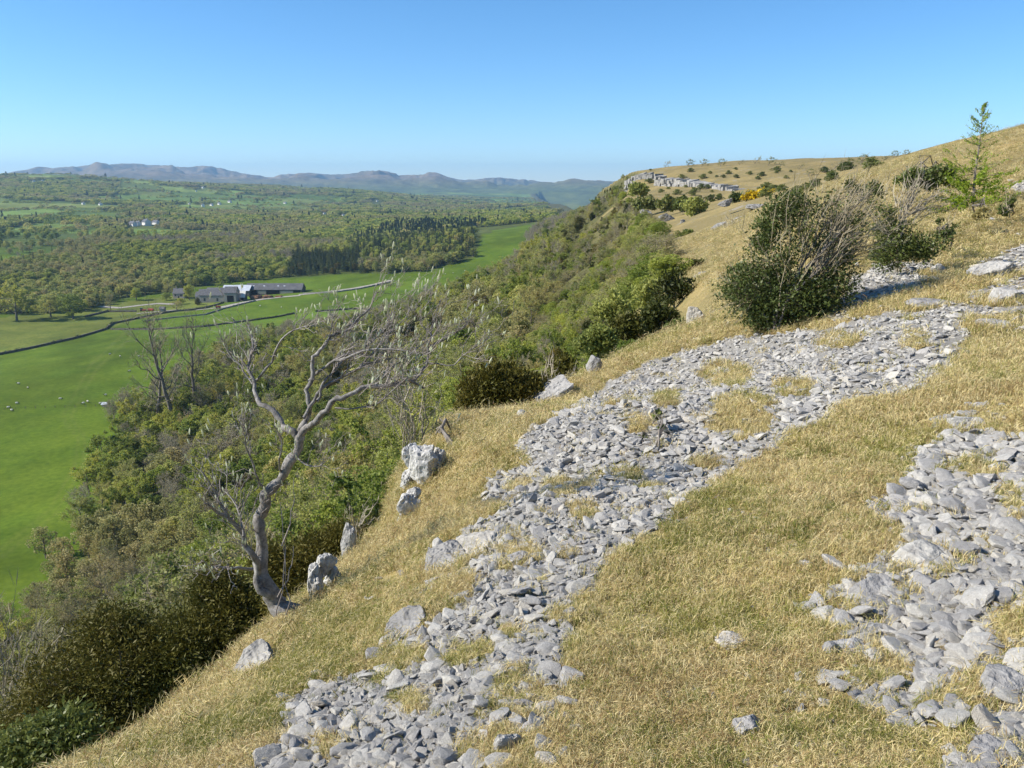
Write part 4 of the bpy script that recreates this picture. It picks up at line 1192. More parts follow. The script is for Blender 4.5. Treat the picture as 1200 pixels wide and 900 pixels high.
# ------------------------------------------------------------------ far crags
def cliff(path, label, seed, thick=6.0):
    """a wall of rock along a path of (px, top py, bottom py, depth), in upright blocks of uneven depth and height"""
    rng = np.random.default_rng(seed)
    b = MB()
    for (p0, t0, b0, d0), (p1, t1, b1, d1) in zip(path[:-1], path[1:]):
        A, B = pix(p0, b0, d0), pix(p1, b1, d1); At, Bt = pix(p0, t0, d0), pix(p1, t1, d1)
        L = math.hypot(B[0] - A[0], B[1] - A[1]); n = max(2, int(L / 1.9))
        along = np.array([(B[0] - A[0]) / L, (B[1] - A[1]) / L]); out = np.array([along[1], -along[0]])
        for i in range(n):
            t, t2 = i / n, (i + 1) / n
            base = A + (B - A) * t; nxt = A + (B - A) * t2
            zb = base[2] - 2.5; zt = At[2] + (Bt[2] - At[2]) * t + rng.normal(0, 0.35)
            levels = max(2, int((zt - zb) / 2.0)); zz = np.linspace(zb, zt, levels + 1)
            for k in range(levels):
                o = rng.uniform(-0.6, 0.9) - 0.35 * k
                f = base[:2] + out * o; g = nxt[:2] + out * (o + rng.normal(0, 0.2))
                bk = base[:2] - out * thick; gk = nxt[:2] - out * thick
                v = [(*f, zz[k]), (*g, zz[k]), (*gk, zz[k]), (*bk, zz[k]), (*f, zz[k + 1]), (*g, zz[k + 1]), (*gk, zz[k + 1] + 0.5), (*bk, zz[k + 1] + 0.5)]
                v = np.array(v) + rng.normal(0, 0.26, (8, 3))
                b.add(v, [(0, 1, 5, 4), (1, 2, 6, 5), (2, 3, 7, 6), (3, 0, 4, 7), (4, 5, 6, 7), (3, 2, 1, 0)])
    o = b.build('limestone_cliff', ROCK_FAR)
    tag(o, label, 'cliff')
cliff([(731, 212, 225, 446), (742, 204, 227, 438), (762, 205, 223, 430), (769, 210, 227, 424)], 'grey limestone crag on the nose of the far headland', 61)
cliff([(764, 211, 225, 415), (790, 211, 225, 395), (812, 215, 227, 375), (840, 219, 229, 350), (876, 225, 231, 325)], 'long grey limestone cliff band below the far plateau', 62)
boulder(782, 256, 185, 24, 12, 'grey slab crag among dark bushes below the far headland', 63, cat='crag', mat=ROCK_FAR, rot=(0, 0.45, 0.2), strata=0.1)
boulder(757, 250, 205, 16, 9, 'small grey crag among dark bushes left of the slab crag', 64, cat='crag', mat=ROCK_FAR, rot=(0, 0.3, 0.2), strata=0.1)
boulder(850, 238, 128, 20, 10, 'grey ledge on the dry far slope under the gorse', 65, cat='crag', mat=ROCK_FAR, rot=(0, -0.3, 0.1), strata=0.12)
boulder(885, 243, 120, 26, 8, 'pale ledge on the dry slope right of the grey ledge', 66, cat='crag', mat=ROCK_FAR, strata=0.12)
boulder(800, 262, 150, 8, 10, 'pale end of a ledge on the dry slope above the wooded bank', 67, cat='crag', mat=ROCK_FAR, strata=0.12)
boulder(824, 322, 52, 22, 9, 'tilted pale slab on the dry bank beyond the rim', 68, cat='crag', mat=ROCK_FAR, rot=(0, -0.5, 0.1), strata=0.1)
boulder(846, 306, 62, 18, 6, 'thin tilted ledge on the dry bank left of the big hawthorn', 69, cat='crag', mat=ROCK_FAR, rot=(0, -0.6, 0.1), strata=0.1)

boulder(842, 264, 100, 20, 6, 'thin pale ledge in the middle of the dry bank', 70, cat='crag', mat=ROCK_FAR, rot=(0, -0.5, 0.1), strata=0.12)
boulder(818, 284, 95, 22, 6, 'long pale ledge low on the dry bank above the wood', 71, cat='crag', mat=ROCK_FAR, rot=(0, -0.6, 0.1), strata=0.12)
boulder(806, 308, 72, 18, 7, 'pale stepped ledge at the wood edge of the dry bank', 72, cat='crag', mat=ROCK_FAR, rot=(0, -0.5, 0.2), strata=0.12)
boulder(866, 256, 105, 18, 5, 'small grey ledge under the pale ledge on the dry slope', 73, cat='crag', mat=ROCK_FAR, rot=(0, -0.3, 0.2), strata=0.12)
# ------------------------------------------------------------------ dry grass
def grass_mat(name, stops):
    m, nt, out = new_mat(name)
    oi = nt.nodes.new('ShaderNodeObjectInfo')
    geo = nt.nodes.new('ShaderNodeNewGeometry')
    n = nt.nodes.new('ShaderNodeTexNoise'); n.inputs['Scale'].default_value = 0.8; n.inputs['Detail'].default_value = 4
    nt.links.new(geo.outputs['Position'], n.inputs['Vector'])
    f = math_n(nt, 'ADD', math_n(nt, 'MULTIPLY', oi.outputs['Random'], 0.6), math_n(nt, 'MULTIPLY', math_n(nt, 'SUBTRACT', n.outputs[0], 0.3), 1.0))
    bsdf(nt, out, ramp(nt, f, stops), 0.55, 0.25, trans=0.3)
    return m
G_STRAW = grass_mat('grass_straw', [(0.05, (0.36, 0.26, 0.11)), (0.3, (0.61, 0.49, 0.215)), (0.55, (0.77, 0.66, 0.375)), (0.75, (0.66, 0.55, 0.24)), (0.9, (0.36, 0.31, 0.10)), (1.0, (0.27, 0.20, 0.10))])
G_BROWN = grass_mat('grass_dead_brown', [(0.1, (0.23, 0.14, 0.065)), (0.5, (0.38, 0.255, 0.12)), (0.9, (0.50, 0.38, 0.20))])
G_GREEN = grass_mat('grass_green', [(0.1, (0.13, 0.155, 0.03)), (0.5, (0.25, 0.26, 0.055)), (0.9, (0.36, 0.335, 0.085))])

def tuft_mesh(seed, blades, width, hgt, mats, green=0.2, lay=0.9):
    rng = np.random.default_rng(seed); b = MB()
    for i in range(blades):
        p = np.array([*rng.normal(0, width * 0.5, 2), -0.02])
        az = rng.random() * 6.283; L = hgt * rng.uniform(0.5, 1.25)
        out = np.array([math.cos(az), math.sin(az), 0]); side = np.array([-math.sin(az), math.cos(az), 0])
        le = rng.uniform(0.15, lay + 0.35)
        mid = p + out * L * 0.35 * le + np.array([0, 0, L * (0.55 - 0.1 * le)])
        tip = p + out * L * le + np.array([0, 0, L * max(0.05, 0.92 - 0.62 * le)])
        w = 0.021 * rng.uniform(0.7, 1.4)
        v = [p - side * w, p + side * w, mid + side * w * 0.8, mid - side * w * 0.8, tip]
        m = 1 if rng.random() < green else (2 if rng.random() < 0.12 else 0)
        b.add(v[:4] , [(0, 1, 2, 3)], m)
        b.add([v[3], v[2], v[4]], [(0, 1, 2)], m)
    return b.mesh('tuft_%d' % seed, mats)
TUFTS = [tuft_mesh(600 + k, 30, 1.05, 1.0, [G_STRAW, G_GREEN, G_BROWN], gr, lay) for k, (gr, lay) in enumerate([(0.05, 0.95), (0.12, 0.9), (0.34, 0.8), (0.08, 1.0), (0.65, 0.75), (0.25, 0.55)])]

def build_grass():
    rng = np.random.default_rng(44)
    n = 230000
    r = np.exp(rng.uniform(math.log(1.25), math.log(120), n)); th = rng.uniform(-0.74, 0.70, n)
    x, y = r * np.sin(th), r * np.cos(th)
    s = edge_x(y) - x
    ok = s < 0.35
    x, y, r, s = x[ok], y[ok], r[ok], s[ok]
    z = height(x, y)
    sm = np.zeros(len(x), bool); nearm = r < 60
    sm[nearm] = scree_mask(x[nearm], y[nearm], z[nearm])
    lush = fbm(x * 0.9, y * 0.9, 4, 123)
    patch = fbm(x * 3.1, y * 3.1, 3, 124)
    # turf grows in clumps with thin, littered gaps between
    cs = np.where(r < 5, 0.13, 0.22)
    bd = np.full(len(x), 9.0); bh = np.zeros(len(x)); bx = np.zeros(len(x)); by = np.zeros(len(x))
    gx, gy = np.floor(x / cs), np.floor(y / cs)
    for dx in (-1, 0, 1):
        for dy in (-1, 0, 1):
            ccx = (gx + dx + _hash(gx + dx, gy + dy, 7)) * cs; ccy = (gy + dy + _hash(gx + dx, gy + dy, 8)) * cs
            dd = np.hypot(x - ccx, y - ccy) / cs; near = dd < bd
            bd = np.where(near, dd, bd); bh = np.where(near, _hash(gx + dx, gy + dy, 9), bh); bx = np.where(near, x - ccx, bx); by = np.where(near, y - ccy, by)
    clump = np.clip(1.25 - 1.5 * bd, 0, 1)
    dens = np.where(sm, np.where(fbm(x * 2.6, y * 2.6, 3, 93) > 0.58, 0.45, 0.014), np.clip(0.22 + 0.85 * clump + 0.8 * patch, 0.06, 1))
    k = rng.random(len(x)) < dens
    x, y, r, z, lush, s, patch = x[k], y[k], r[k], z[k], lush[k], s[k], patch[k]
    clump, bh, bx, by = clump[k], bh[k], bx[k], by[k]
    lush = lush + 0.55 * (bh - 0.5)
    wid = np.clip(0.020 + 0.0088 * r, 0, 0.36) * rng.uniform(0.8, 1.3, len(x))
    hgt = np.clip(0.027 + 0.0062 * r, 0.02, 0.10) * np.clip(0.45 + 0.85 * clump + 0.7 * np.clip(patch, -0.3, 0.5), 0.35, 1.6) * rng.uniform(0.65, 1.35, len(x))
    u = rng.random(len(x))
    idx = np.where(lush + 0.6 * (u - 0.5) > 0.32, 4, np.where(lush + 0.6 * (u - 0.5) > 0.10, 2, np.where(u < 0.35, 0, np.where(u < 0.65, 1, 3))))
    idx = np.where((patch > 0.42) & (u > 0.5), 5, idx)
    rot = slope_normal_rot(x, y, rng, 0.16)
    lean = np.clip(np.hypot(bx, by) * 5, 0, 0.6) / (np.hypot(bx, by) + 1e-6)
    rot[:, 0] -= by * lean; rot[:, 1] += bx * lean
    scatter('dry_grass', TUFTS, np.stack([x, y, z], -1), rot, np.stack([wid, wid, hgt], -1), idx, 'short straw coloured turf with green patches on the hillside', 'grass')
    # taller bents along the rim at the lower left
    n = 900
    yy = rng.uniform(2.6, 16, n); xx = edge_x(yy) + rng.uniform(-0.45, 0.5, n)
    zz = height(xx, yy)
    w = rng.uniform(0.05, 0.11, n); h = rng.uniform(0.07, 0.2, n)
    scatter('rim_grass', TUFTS, np.stack([xx, yy, zz], -1), slope_normal_rot(xx, yy, rng, 0.2), np.stack([w, w, h], -1), rng.choice([0, 1, 3, 5, 2], n), 'longer dry grass hanging over the rim of the slope', 'grass')
    # grass pressed up against the foot of each rock
    rx, ry, rr_ = np.array(ROCK_FEET).T
    k = np.repeat(np.arange(len(rx)), 60); a = rng.uniform(0, 6.283, len(k)); q = rr_[k] * rng.uniform(0.42, 0.62, len(k))
    fx, fy = rx[k] + np.cos(a) * q, ry[k] + np.sin(a) * q
    ok = (edge_x(fy) - fx < 0.2); fx, fy, k = fx[ok], fy[ok], k[ok]
    fd = np.hypot(fx, fy); w = 0.03 + 0.009 * fd; h = (0.035 + 0.007 * fd) * rng.uniform(0.6, 1.6, len(fx))
    scatter('rock_foot_grass', TUFTS, np.stack([fx, fy, height(fx, fy)], -1), slope_normal_rot(fx, fy, rng, 0.25), np.stack([w, w, h], -1), rng.choice([0, 1, 2, 3, 5], len(fx)), 'tufts of dry grass growing against the feet of the rocks', 'grass')
    print('tufts', len(x))
build_grass()
# ------------------------------------------------------------------ bushes and trees that stand for themselves
def lump_bush(name, label, cat, base, d, lumps, leafm, leaf, per=1.0, stem_mat=None, stems=5, twigs=(), group=None, slim=0.5, shell=0.45, up=0.25, seed=1, twig_mat=None, depth_f=1.0, rad=0.035):
    """lumps: (px, py, rx, ry, leaves[, depth offset]); twigs: (px0, py0, px1, py1, count, spread_px, bow_px) - lines of bare twigs"""
    rng = np.random.default_rng(seed)
    bp = np.asarray(base, float)
    if len(bp) == 2: bp = ground_hit(*bp)
    elif len(bp) == 4: bp = pix(bp[0], bp[1], d); bp[2] = zat(bp[0], bp[1])      # straight below the point at this depth
    root = empty(name, tuple(bp))
    tag(root, label, cat, group)
    k = d / FPX
    sm, fm, tm = MB(), MB(), MB()
    cs = []
    for L in lumps:
        c = pix(L[0], L[1], d + (L[5] if len(L) > 5 else 0)) - bp
        cs.append(c)
    order = rng.permutation(len(cs))
    ns = 0
    for i in order[:max(stems, 1)]:
        st = MB()
        c = cs[i]
        p0 = rng.normal(0, 0.04, 3) * np.array([1, 1, 0]) - np.array([0, 0, 0.08])
        Q = curve_pts(p0, c, (0, 0, 0.12 * np.linalg.norm(c)), 6, rng, 0.04)
        st.tube(Q, np.linspace(rad, rad * 0.25, 6), 6)
        for j in range(5):
            a = Q[rng.integers(2, 6)]
            e = c + rand_dirs(1, rng)[0] * np.array([lumps[i][2], lumps[i][2], lumps[i][3]]) * k * 0.95
            st.tube(curve_pts(a, e, (0, 0, 0.05), 4, rng, 0.06), np.linspace(rad * 0.4, rad * 0.08, 4), 4, 0, False)
        st.build('stem', stem_mat or BARK, root)
    for i, L in enumerate(lumps):
        n = int(L[4] * per)
        if n < 1: continue
        R3 = np.array([L[2], (L[2] + L[3]) / 2 * depth_f, L[3]]) * k
        # leaves gather in clumps at the ends of twigs
        nc = max(4, n // 26)
        dc = rand_dirs(nc, rng) * (rng.uniform(shell ** 3, 1, (nc, 1)) ** (1 / 3))
        cc = cs[i] + dc * R3
        pick = rng.integers(0, nc, n)
        cl = np.mean(R3) * 0.22
        C = cc[pick] + rng.normal(0, cl, (n, 3)) * np.array([1, 1, 1.0])
        a = dc[pick] * 0.7 + rng.normal(0, 0.6, (n, 3)); a[:, 2] += up
        a /= np.linalg.norm(a, axis=1, keepdims=True)
        sz = leaf * rng.uniform(0.55, 1.4, (n, 1))
        fm.quads(C, a * sz, perp(a, rng) * sz * slim, 0)
        m = min(nc, max(6, nc // 2))
        q0 = cs[i] + rng.normal(0, 0.15, (m, 3)) * R3
        tm.quads((q0 + cc[:m]) / 2, (cc[:m] - q0) / 2, perp(cc[:m] - q0, rng) * (0.005 + 0.0002 * d), 0)
    for T in twigs:
        x0, y0, x1, y1, n, spr, bow = T[:7]
        dd = T[7] if len(T) > 7 else 0
        for j in range(n):
            a = pix(x0 + rng.normal(0, spr * 0.45), y0 + rng.normal(0, spr * 0.35), d + dd + rng.normal(0, spr * k * 0.6)) - bp
            e = pix(x1 + rng.normal(0, spr), y1 + rng.normal(0, spr), d + dd + rng.normal(0, spr * k)) - bp
            t0 = rng.uniform(0, 0.4)
            a = a + (e - a) * t0
            Q = curve_pts(a, e, np.array([0, 0, bow * k]), 5, rng, 0.05)
            w = rng.uniform(0.5, 1.3) * (0.006 + 0.00035 * d)
            tm.tube(Q, np.linspace(w, w * 0.3, 5), 3, 0, False)
            Lh = np.linalg.norm(e - a)
            m = 7
            b0 = Q[rng.integers(1, 5, m)]
            dirn = (e - a) / (Lh + 1e-6) + rng.normal(0, 0.5, (m, 3)); dirn /= np.linalg.norm(dirn, axis=1, keepdims=True)
            ax = dirn * (Lh * rng.uniform(0.12, 0.3, (m, 1))) / 2
            tm.quads(b0 + ax, ax, perp(ax, rng) * w * 0.55, 0)
    if fm.n: fm.build('foliage', leafm, root)
    if tm.n: tm.build('twigs', twig_mat or TWIG, root)
    return root

# the big wind-pruned hawthorn over the scree
lump_bush('hawthorn_bush', 'big wind-pruned dark green hawthorn bush with bare grey twigs, rooted in the scree', 'bush', (908, 389), 17.6,
          [(885, 345, 38, 30, 3600), (925, 352, 48, 30, 4200), (905, 374, 30, 14, 1900), (965, 345, 32, 26, 1800), (900, 305, 34, 26, 1200), (935, 265, 26, 30, 700), (910, 252, 17, 24, 1000), (926, 234, 20, 16, 500), (960, 240, 28, 24, 400), (975, 285, 26, 24, 600), (995, 262, 20, 20, 350),
           (985, 325, 22, 24, 900), (893, 275, 14, 20, 700), (1022, 224, 14, 13, 420, 2.0), (998, 220, 11, 10, 200, 1.0)],
          L_DARK, 0.034, 1.45, BARK, 9, slim=0.55, seed=3, twig_mat=TWIG,
          twigs=[(925, 370, 900, 262, 18, 22, 0), (930, 350, 985, 240, 24, 24, 4), (950, 330, 1015, 240, 34, 20, 6), (960, 320, 1025, 262, 28, 16, 8), (960, 300, 1005, 226, 30, 14, 4), (935, 300, 955, 230, 20, 16, 0), (960, 305, 1012, 300, 14, 10, -3), (900, 350, 868, 310, 16, 18, 0), (890, 340, 860, 350, 14, 14, 0)], rad=0.03)
lump_bush('hawthorn_bush', 'second wind-bent hawthorn with a pale trunk, right of the big bush', 'bush', (1050, 316), 21.0,
          [(1046, 296, 22, 18, 2300), (1075, 290, 24, 13, 1900), (1040, 270, 18, 12, 450), (1032, 248, 16, 16, 320), (1058, 272, 16, 12, 300)],
          L_DARK, 0.04, 1.3, TWIG_PALE, 4, seed=4, twig_mat=TWIG_PALE,
          twigs=[(1050, 300, 1058, 230, 14, 8, 0), (1054, 262, 1075, 215, 14, 10, 3), (1056, 255, 1100, 232, 16, 9, 3), (1050, 280, 1020, 240, 14, 12, 0), (1060, 250, 1080, 195, 8, 8, 0), (1056, 265, 1110, 225, 8, 10, 4)], rad=0.05)
lump_bush('shrub', 'low dark flat-topped bush on the slope above the second hawthorn', 'bush', (1088, 224), 34.0,
          [(1072, 208, 20, 9, 900), (1096, 205, 20, 9, 900), (1083, 214, 18, 8, 500)], L_DARK, 0.085, 1.0, BARK, 3, seed=5)
lump_bush('shrub', 'small sparse green shrub between the second hawthorn and the larch', 'bush', (1108, 290), 23.0,
          [(1108, 276, 12, 12, 330), (1100, 268, 8, 10, 120)], L_DARK, 0.05, 1.0, BARK, 4, seed=6, twigs=[(1108, 288, 1112, 258, 8, 8, 0)])
lump_bush('shrub', 'little dark shrub on the turf at the right edge', 'bush', (1182, 256), 27.0,
          [(1180, 244, 7, 8, 240), (1186, 238, 6, 6, 120)], L_DARK, 0.06, 1.0, BARK, 3, seed=7, twigs=[(1182, 254, 1184, 232, 6, 5, 0)])
lump_bush('shrub', 'brown dead bracken clump below the larch', 'bush', (1146, 258), 26.0,
          [(1148, 250, 12, 5, 260)], L_BUD, 0.07, 1.0, BARK, 2, seed=8)
lump_bush('sapling', 'thin sapling with a few leaves growing out of the scree', 'sapling', (770, 530), 8.9,
          [(774, 487, 7, 6, 60), (752, 512, 6, 4, 20), (786, 512, 8, 6, 40), (778, 500, 5, 5, 30)], L_DARK, 0.035, 1.0, BARK, 4, seed=9, twig_mat=BARK,
          twigs=[(770, 528, 774, 482, 3, 2, 0), (770, 522, 756, 500, 3, 2, 0), (772, 515, 786, 510, 3, 3, 0)], rad=0.014)
lump_bush('shrub', 'dead heathery stems among stones at the top of the right hand scree', 'bush', (1130, 530), 6.9,
          [(1130, 524, 8, 4, 12)], L_BUD, 0.02, 1.0, BARK, 2, seed=10, twig_mat=BARK, twigs=[(1122, 530, 1136, 512, 8, 5, 0)], rad=0.008)

# yews along the rim
lump_bush('yew_bush', 'tall bronze-tinged yew bushes at the rim beside the grassy knoll', 'bush', (585, 500, 0, 0), 18.0,
          [(558, 462, 20, 26, 2600), (578, 452, 20, 30, 3000), (570, 478, 26, 16, 2000), (600, 452, 18, 28, 2200), (622, 462, 20, 24, 2000), (606, 478, 22, 14, 1400), (640, 462, 14, 20, 1000), (545, 480, 12, 12, 700)],
          L_YEW, 0.05, 2.0, BARK, 5, slim=0.3, up=0.6, seed=11, twigs=[(640, 470, 648, 425, 14, 12, 0)], twig_mat=TWIG_PALE)
lump_bush('yew_bush', 'small upright dark yew at the rim right of the bronze-tinged yews', 'bush', (662, 452, 0, 0), 22.5,
          [(660, 430, 13, 17, 1500), (668, 440, 12, 10, 800), (655, 442, 9, 9, 500)], L_YEW, 0.075, 1.0, BARK, 3, slim=0.3, up=0.6, seed=12)
lump_bush('yew_bush', 'wide dark yew spreading below the rim in the lower left corner', 'bush', (170, 800, 0, 0), 12.0,
          [(90, 800, 60, 42, 4200), (160, 770, 60, 44, 4600), (225, 755, 50, 40, 4000), (140, 840, 70, 40, 4600), (220, 815, 60, 40, 4000), (275, 720, 40, 40, 3000), (300, 745, 30, 30, 1800), (60, 850, 60, 44, 3600), (270, 790, 36, 34, 2200), (250, 690, 30, 26, 1500), (130, 735, 40, 22, 1500), (30, 890, 50, 40, 2600), (180, 875, 60, 36, 2600)],
          L_YEW, 0.036, 3.4, BARK, 7, slim=0.28, up=0.15, seed=13, rad=0.06)
lump_bush('yew_bush', 'dark yew behind the upright rim rock, right of the wind-bent tree', 'bush', (370, 680, 0, 0), 11.5,
          [(345, 680, 34, 34, 2600), (375, 650, 34, 24, 2200), (405, 630, 24, 20, 1300), (340, 715, 30, 22, 1500), (320, 660, 24, 26, 1500)], L_YEW, 0.036, 3.2, BARK, 4, slim=0.26, up=0.3, seed=14)
lump_bush('holly_bush', 'glossy dark green bush in the bottom left corner below the yew', 'bush', (60, 870, 0, 0), 8.6,
          [(70, 865, 44, 26, 1500), (30, 880, 40, 26, 1300), (100, 890, 30, 16, 600)], L_DARK, 0.03, 3.2, BARK, 3, slim=0.5, seed=15)
lump_bush('shrub', 'bare grey thicket at the left edge beside the dark yew', 'bush', (20, 800, 0, 0), 13.5,
          [(20, 790, 26, 36, 30)], L_BUD, 0.04, 1.0, TWIG_PALE, 4, seed=16, twig_mat=TWIG_PALE, twigs=[(10, 840, 5, 735, 18, 20, 0), (30, 830, 45, 750, 18, 18, 0), (20, 850, 30, 785, 18, 20, 0)], rad=0.02)
lump_bush('bare_tree', 'thin bare many-stemmed tree behind the tall white boulder', 'tree', (488, 560, 0, 0), 13.5,
          [(470, 470, 24, 24, 60), (500, 480, 18, 20, 40)], L_GREEN, 0.03, 1.0, TWIG_PALE, 4, seed=17, twig_mat=TWIG_PALE,
          twigs=[(488, 560, 476, 480, 7, 5, 0), (484, 530, 455, 445, 14, 12, 0), (482, 510, 500, 450, 12, 12, 0), (478, 480, 470, 430, 14, 14, 0), (486, 545, 520, 490, 9, 12, 0)], rad=0.03)
lump_bush('shrub', 'tangle of grey twigs hanging at the rim left of the narrow rock', 'bush', (420, 636, 0, 0), 10.2,
          [(418, 610, 8, 10, 12)], L_BUD, 0.03, 1.0, TWIG_PALE, 2, seed=18, twig_mat=TWIG_PALE, twigs=[(420, 632, 410, 598, 9, 7, 0), (418, 620, 432, 600, 7, 7, 0)], rad=0.012)
lump_bush('shrub', 'dark heather tussock on the grassy knoll at the rim', 'bush', (528, 528), 13.4,
          [(528, 510, 24, 12, 1500), (515, 516, 12, 8, 500)], L_BUD, 0.035, 1.0, BARK, 2, slim=0.2, up=0.7, seed=19)
# scrub along the rim further off
for i, (px, py, d, rx, ry, m, lab) in enumerate([
        (700, 398, 29, 26, 17, L_OLIVE, 'olive scrub bush at the rim above the turf bend'),
        (735, 384, 31, 24, 17, L_YEW, 'dark yew scrub at the rim left of the white block'),
        (770, 372, 33, 26, 18, L_YEW, 'dark yew scrub beside the white block on the rim'),
        (792, 385, 28.5, 14, 11, L_DARK, 'small green shrub at the foot of the white block'),
        (790, 336, 45, 30, 20, L_YEW, 'dark juniper scrub on the bank beyond the rim'),
        (760, 345, 50, 24, 18, L_OLIVE, 'olive scrub on the bank left of the juniper scrub'),
        (815, 318, 60, 16, 16, L_YEW, 'dark juniper at the lower end of the dry bank'),
        (715, 362, 44, 24, 20, L_OLIVE, 'olive scrub low on the bank above the wood'),
        (740, 410, 27, 20, 10, L_GREEN, 'fresh green shrub at the rim over the scree'),
        (850, 292, 75, 10, 9, L_DARK, 'round dark shrub on the dry bank left of the big hawthorn'),
        (868, 318, 36, 12, 8, L_DARK, 'low green shrub at the left foot of the big hawthorn'),
        (757, 239, 215, 14, 7, L_DARK, 'dark bush above the small grey crag'),
        (783, 238, 200, 12, 8, L_DARK, 'dark bush above the slab crag'),
        (800, 238, 190, 9, 9, L_DARK, 'dark upright bush right of the slab crag'),
        (815, 242, 170, 16, 10, L_OLIVE, 'olive bush on the slope above the wood edge'),
        (805, 278, 120, 14, 8, L_OLIVE, 'green bush on the dry slope'),
        (748, 222, 300, 12, 7, L_OLIVE, 'olive bush below the headland crag')]):
    k = int(900 if d < 40 else 600)
    lump_bush('scrub_bush', lab, 'bush', tuple(pix(px, py + ry * 1.25, d)), d, [(px - rx * 0.35, py + ry * 0.15, rx * 0.62, ry * 0.8, k), (px + rx * 0.35, py + ry * 0.1, rx * 0.6, ry * 0.75, k), (px, py - ry * 0.3, rx * 0.5, ry * 0.66, k)],
              m, 0.0026 * d + 0.01, 1.0, BARK, 2, slim=0.4, seed=100 + i, group='scrub bushes along the rim and bank', rad=0.04)
lump_bush('gorse_bush', 'bright yellow flowering gorse on the far dry slope', 'bush', tuple(pix(888, 234, 150)), 150,
          [(880, 230, 12, 4, 700), (897, 227, 12, 4, 600)], L_GORSE, 0.28, 1.0, BARK, 2, seed=41)
lump_bush('gorse_bush', 'green gorse left of the flowering gorse on the far dry slope', 'bush', tuple(pix(866, 236, 155)), 155,
          [(866, 231, 11, 4, 600), (908, 231, 8, 4, 400)], L_DARK, 0.3, 1.0, BARK, 2, seed=42)
lump_bush('shrub', 'bare grey rounded shrub on the dry slope left of the big hawthorn', 'bush', tuple(pix(858, 284, 85)), 85,
          [(856, 270, 10, 12, 40)], L_BUD, 0.15, 1.0, TWIG_PALE, 3, seed=43, twig_mat=TWIG_PALE, twigs=[(857, 282, 856, 260, 50, 7, 0)])

# ------------------------------------------------------------------ young larch
def build_larch():
    rng = np.random.default_rng(70)
    d = 26.0; k = d / FPX
    base = ground_hit(1138, 246, 12)
    d = base[1] * CP - base[2] * SP; k = d / FPX
    root = empty('larch_tree', tuple(base)); tag(root, 'young larch with fresh lime green needles and a bare leader against the sky', 'tree')
    spine = np.array([pix(*p, d) - base for p in [(1138, 248), (1141, 225), (1143, 200), (1147, 175), (1150, 150), (1153, 123)]])
    t = MB(); t.tube(spine, [0.06, 0.05, 0.04, 0.03, 0.02, 0.006], 6); t.build('trunk', BARK, root)
    lim, nee = MB(), MB()
    H = spine[-1, 2]
    for i in range(96):
        f = (i + rng.random()) / 96
        if 0.50 < f < 0.60 and rng.random() < 0.3: continue
        kk = f * 5; a = min(int(kk), 4); p = spine[a] + (spine[a + 1] - spine[a]) * (kk - a)
        px_len = np.interp(f, [0, 0.1, 0.3, 0.45, 0.6, 0.72, 0.88, 1.0], [40, 48, 46, 38, 30, 20, 15, 4]) * rng.uniform(0.55, 1.15)
        az = rng.uniform(0, 6.283)
        el = np.interp(f, [0, 0.5, 1], [0.1, 0.35, 0.95]) + rng.normal(0, 0.15)
        L = px_len * k
        e = p + np.array([math.cos(az) * math.cos(el), math.sin(az) * math.cos(el), math.sin(el)]) * L
        Q = curve_pts(p, e, (0, 0, -0.1 * L), 5, rng, 0.03)
        lim.tube(Q, np.linspace(0.014, 0.004, 5), 3, 0, False)
        n = int(np.interp(f, [0, 0.35, 0.5, 0.65, 1], [170, 90, 28, 24, 22]))
        s = rng.uniform(0.12, 1.02, n) * 4; a2 = np.minimum(s.astype(int), 3)
        C = Q[a2] + (Q[a2 + 1] - Q[a2]) * (s - a2)[:, None] + rng.normal(0, 0.03 * (1.6 if f < 0.4 else 1), (n, 3))
        ax = rand_dirs(n, rng); ax += (e - p) / L * 0.7; ax[:, 2] += 0.3; ax /= np.linalg.norm(ax, axis=1, keepdims=True)
        sz = rng.uniform(0.035, 0.07, (n, 1)) * (1.35 if f < 0.4 else 1.0)
        nee.quads(C, ax * sz, perp(ax, rng) * sz * 0.3)
    lim.build('branches', BARK, root); nee.build('foliage', L_LARCH, root)
build_larch()

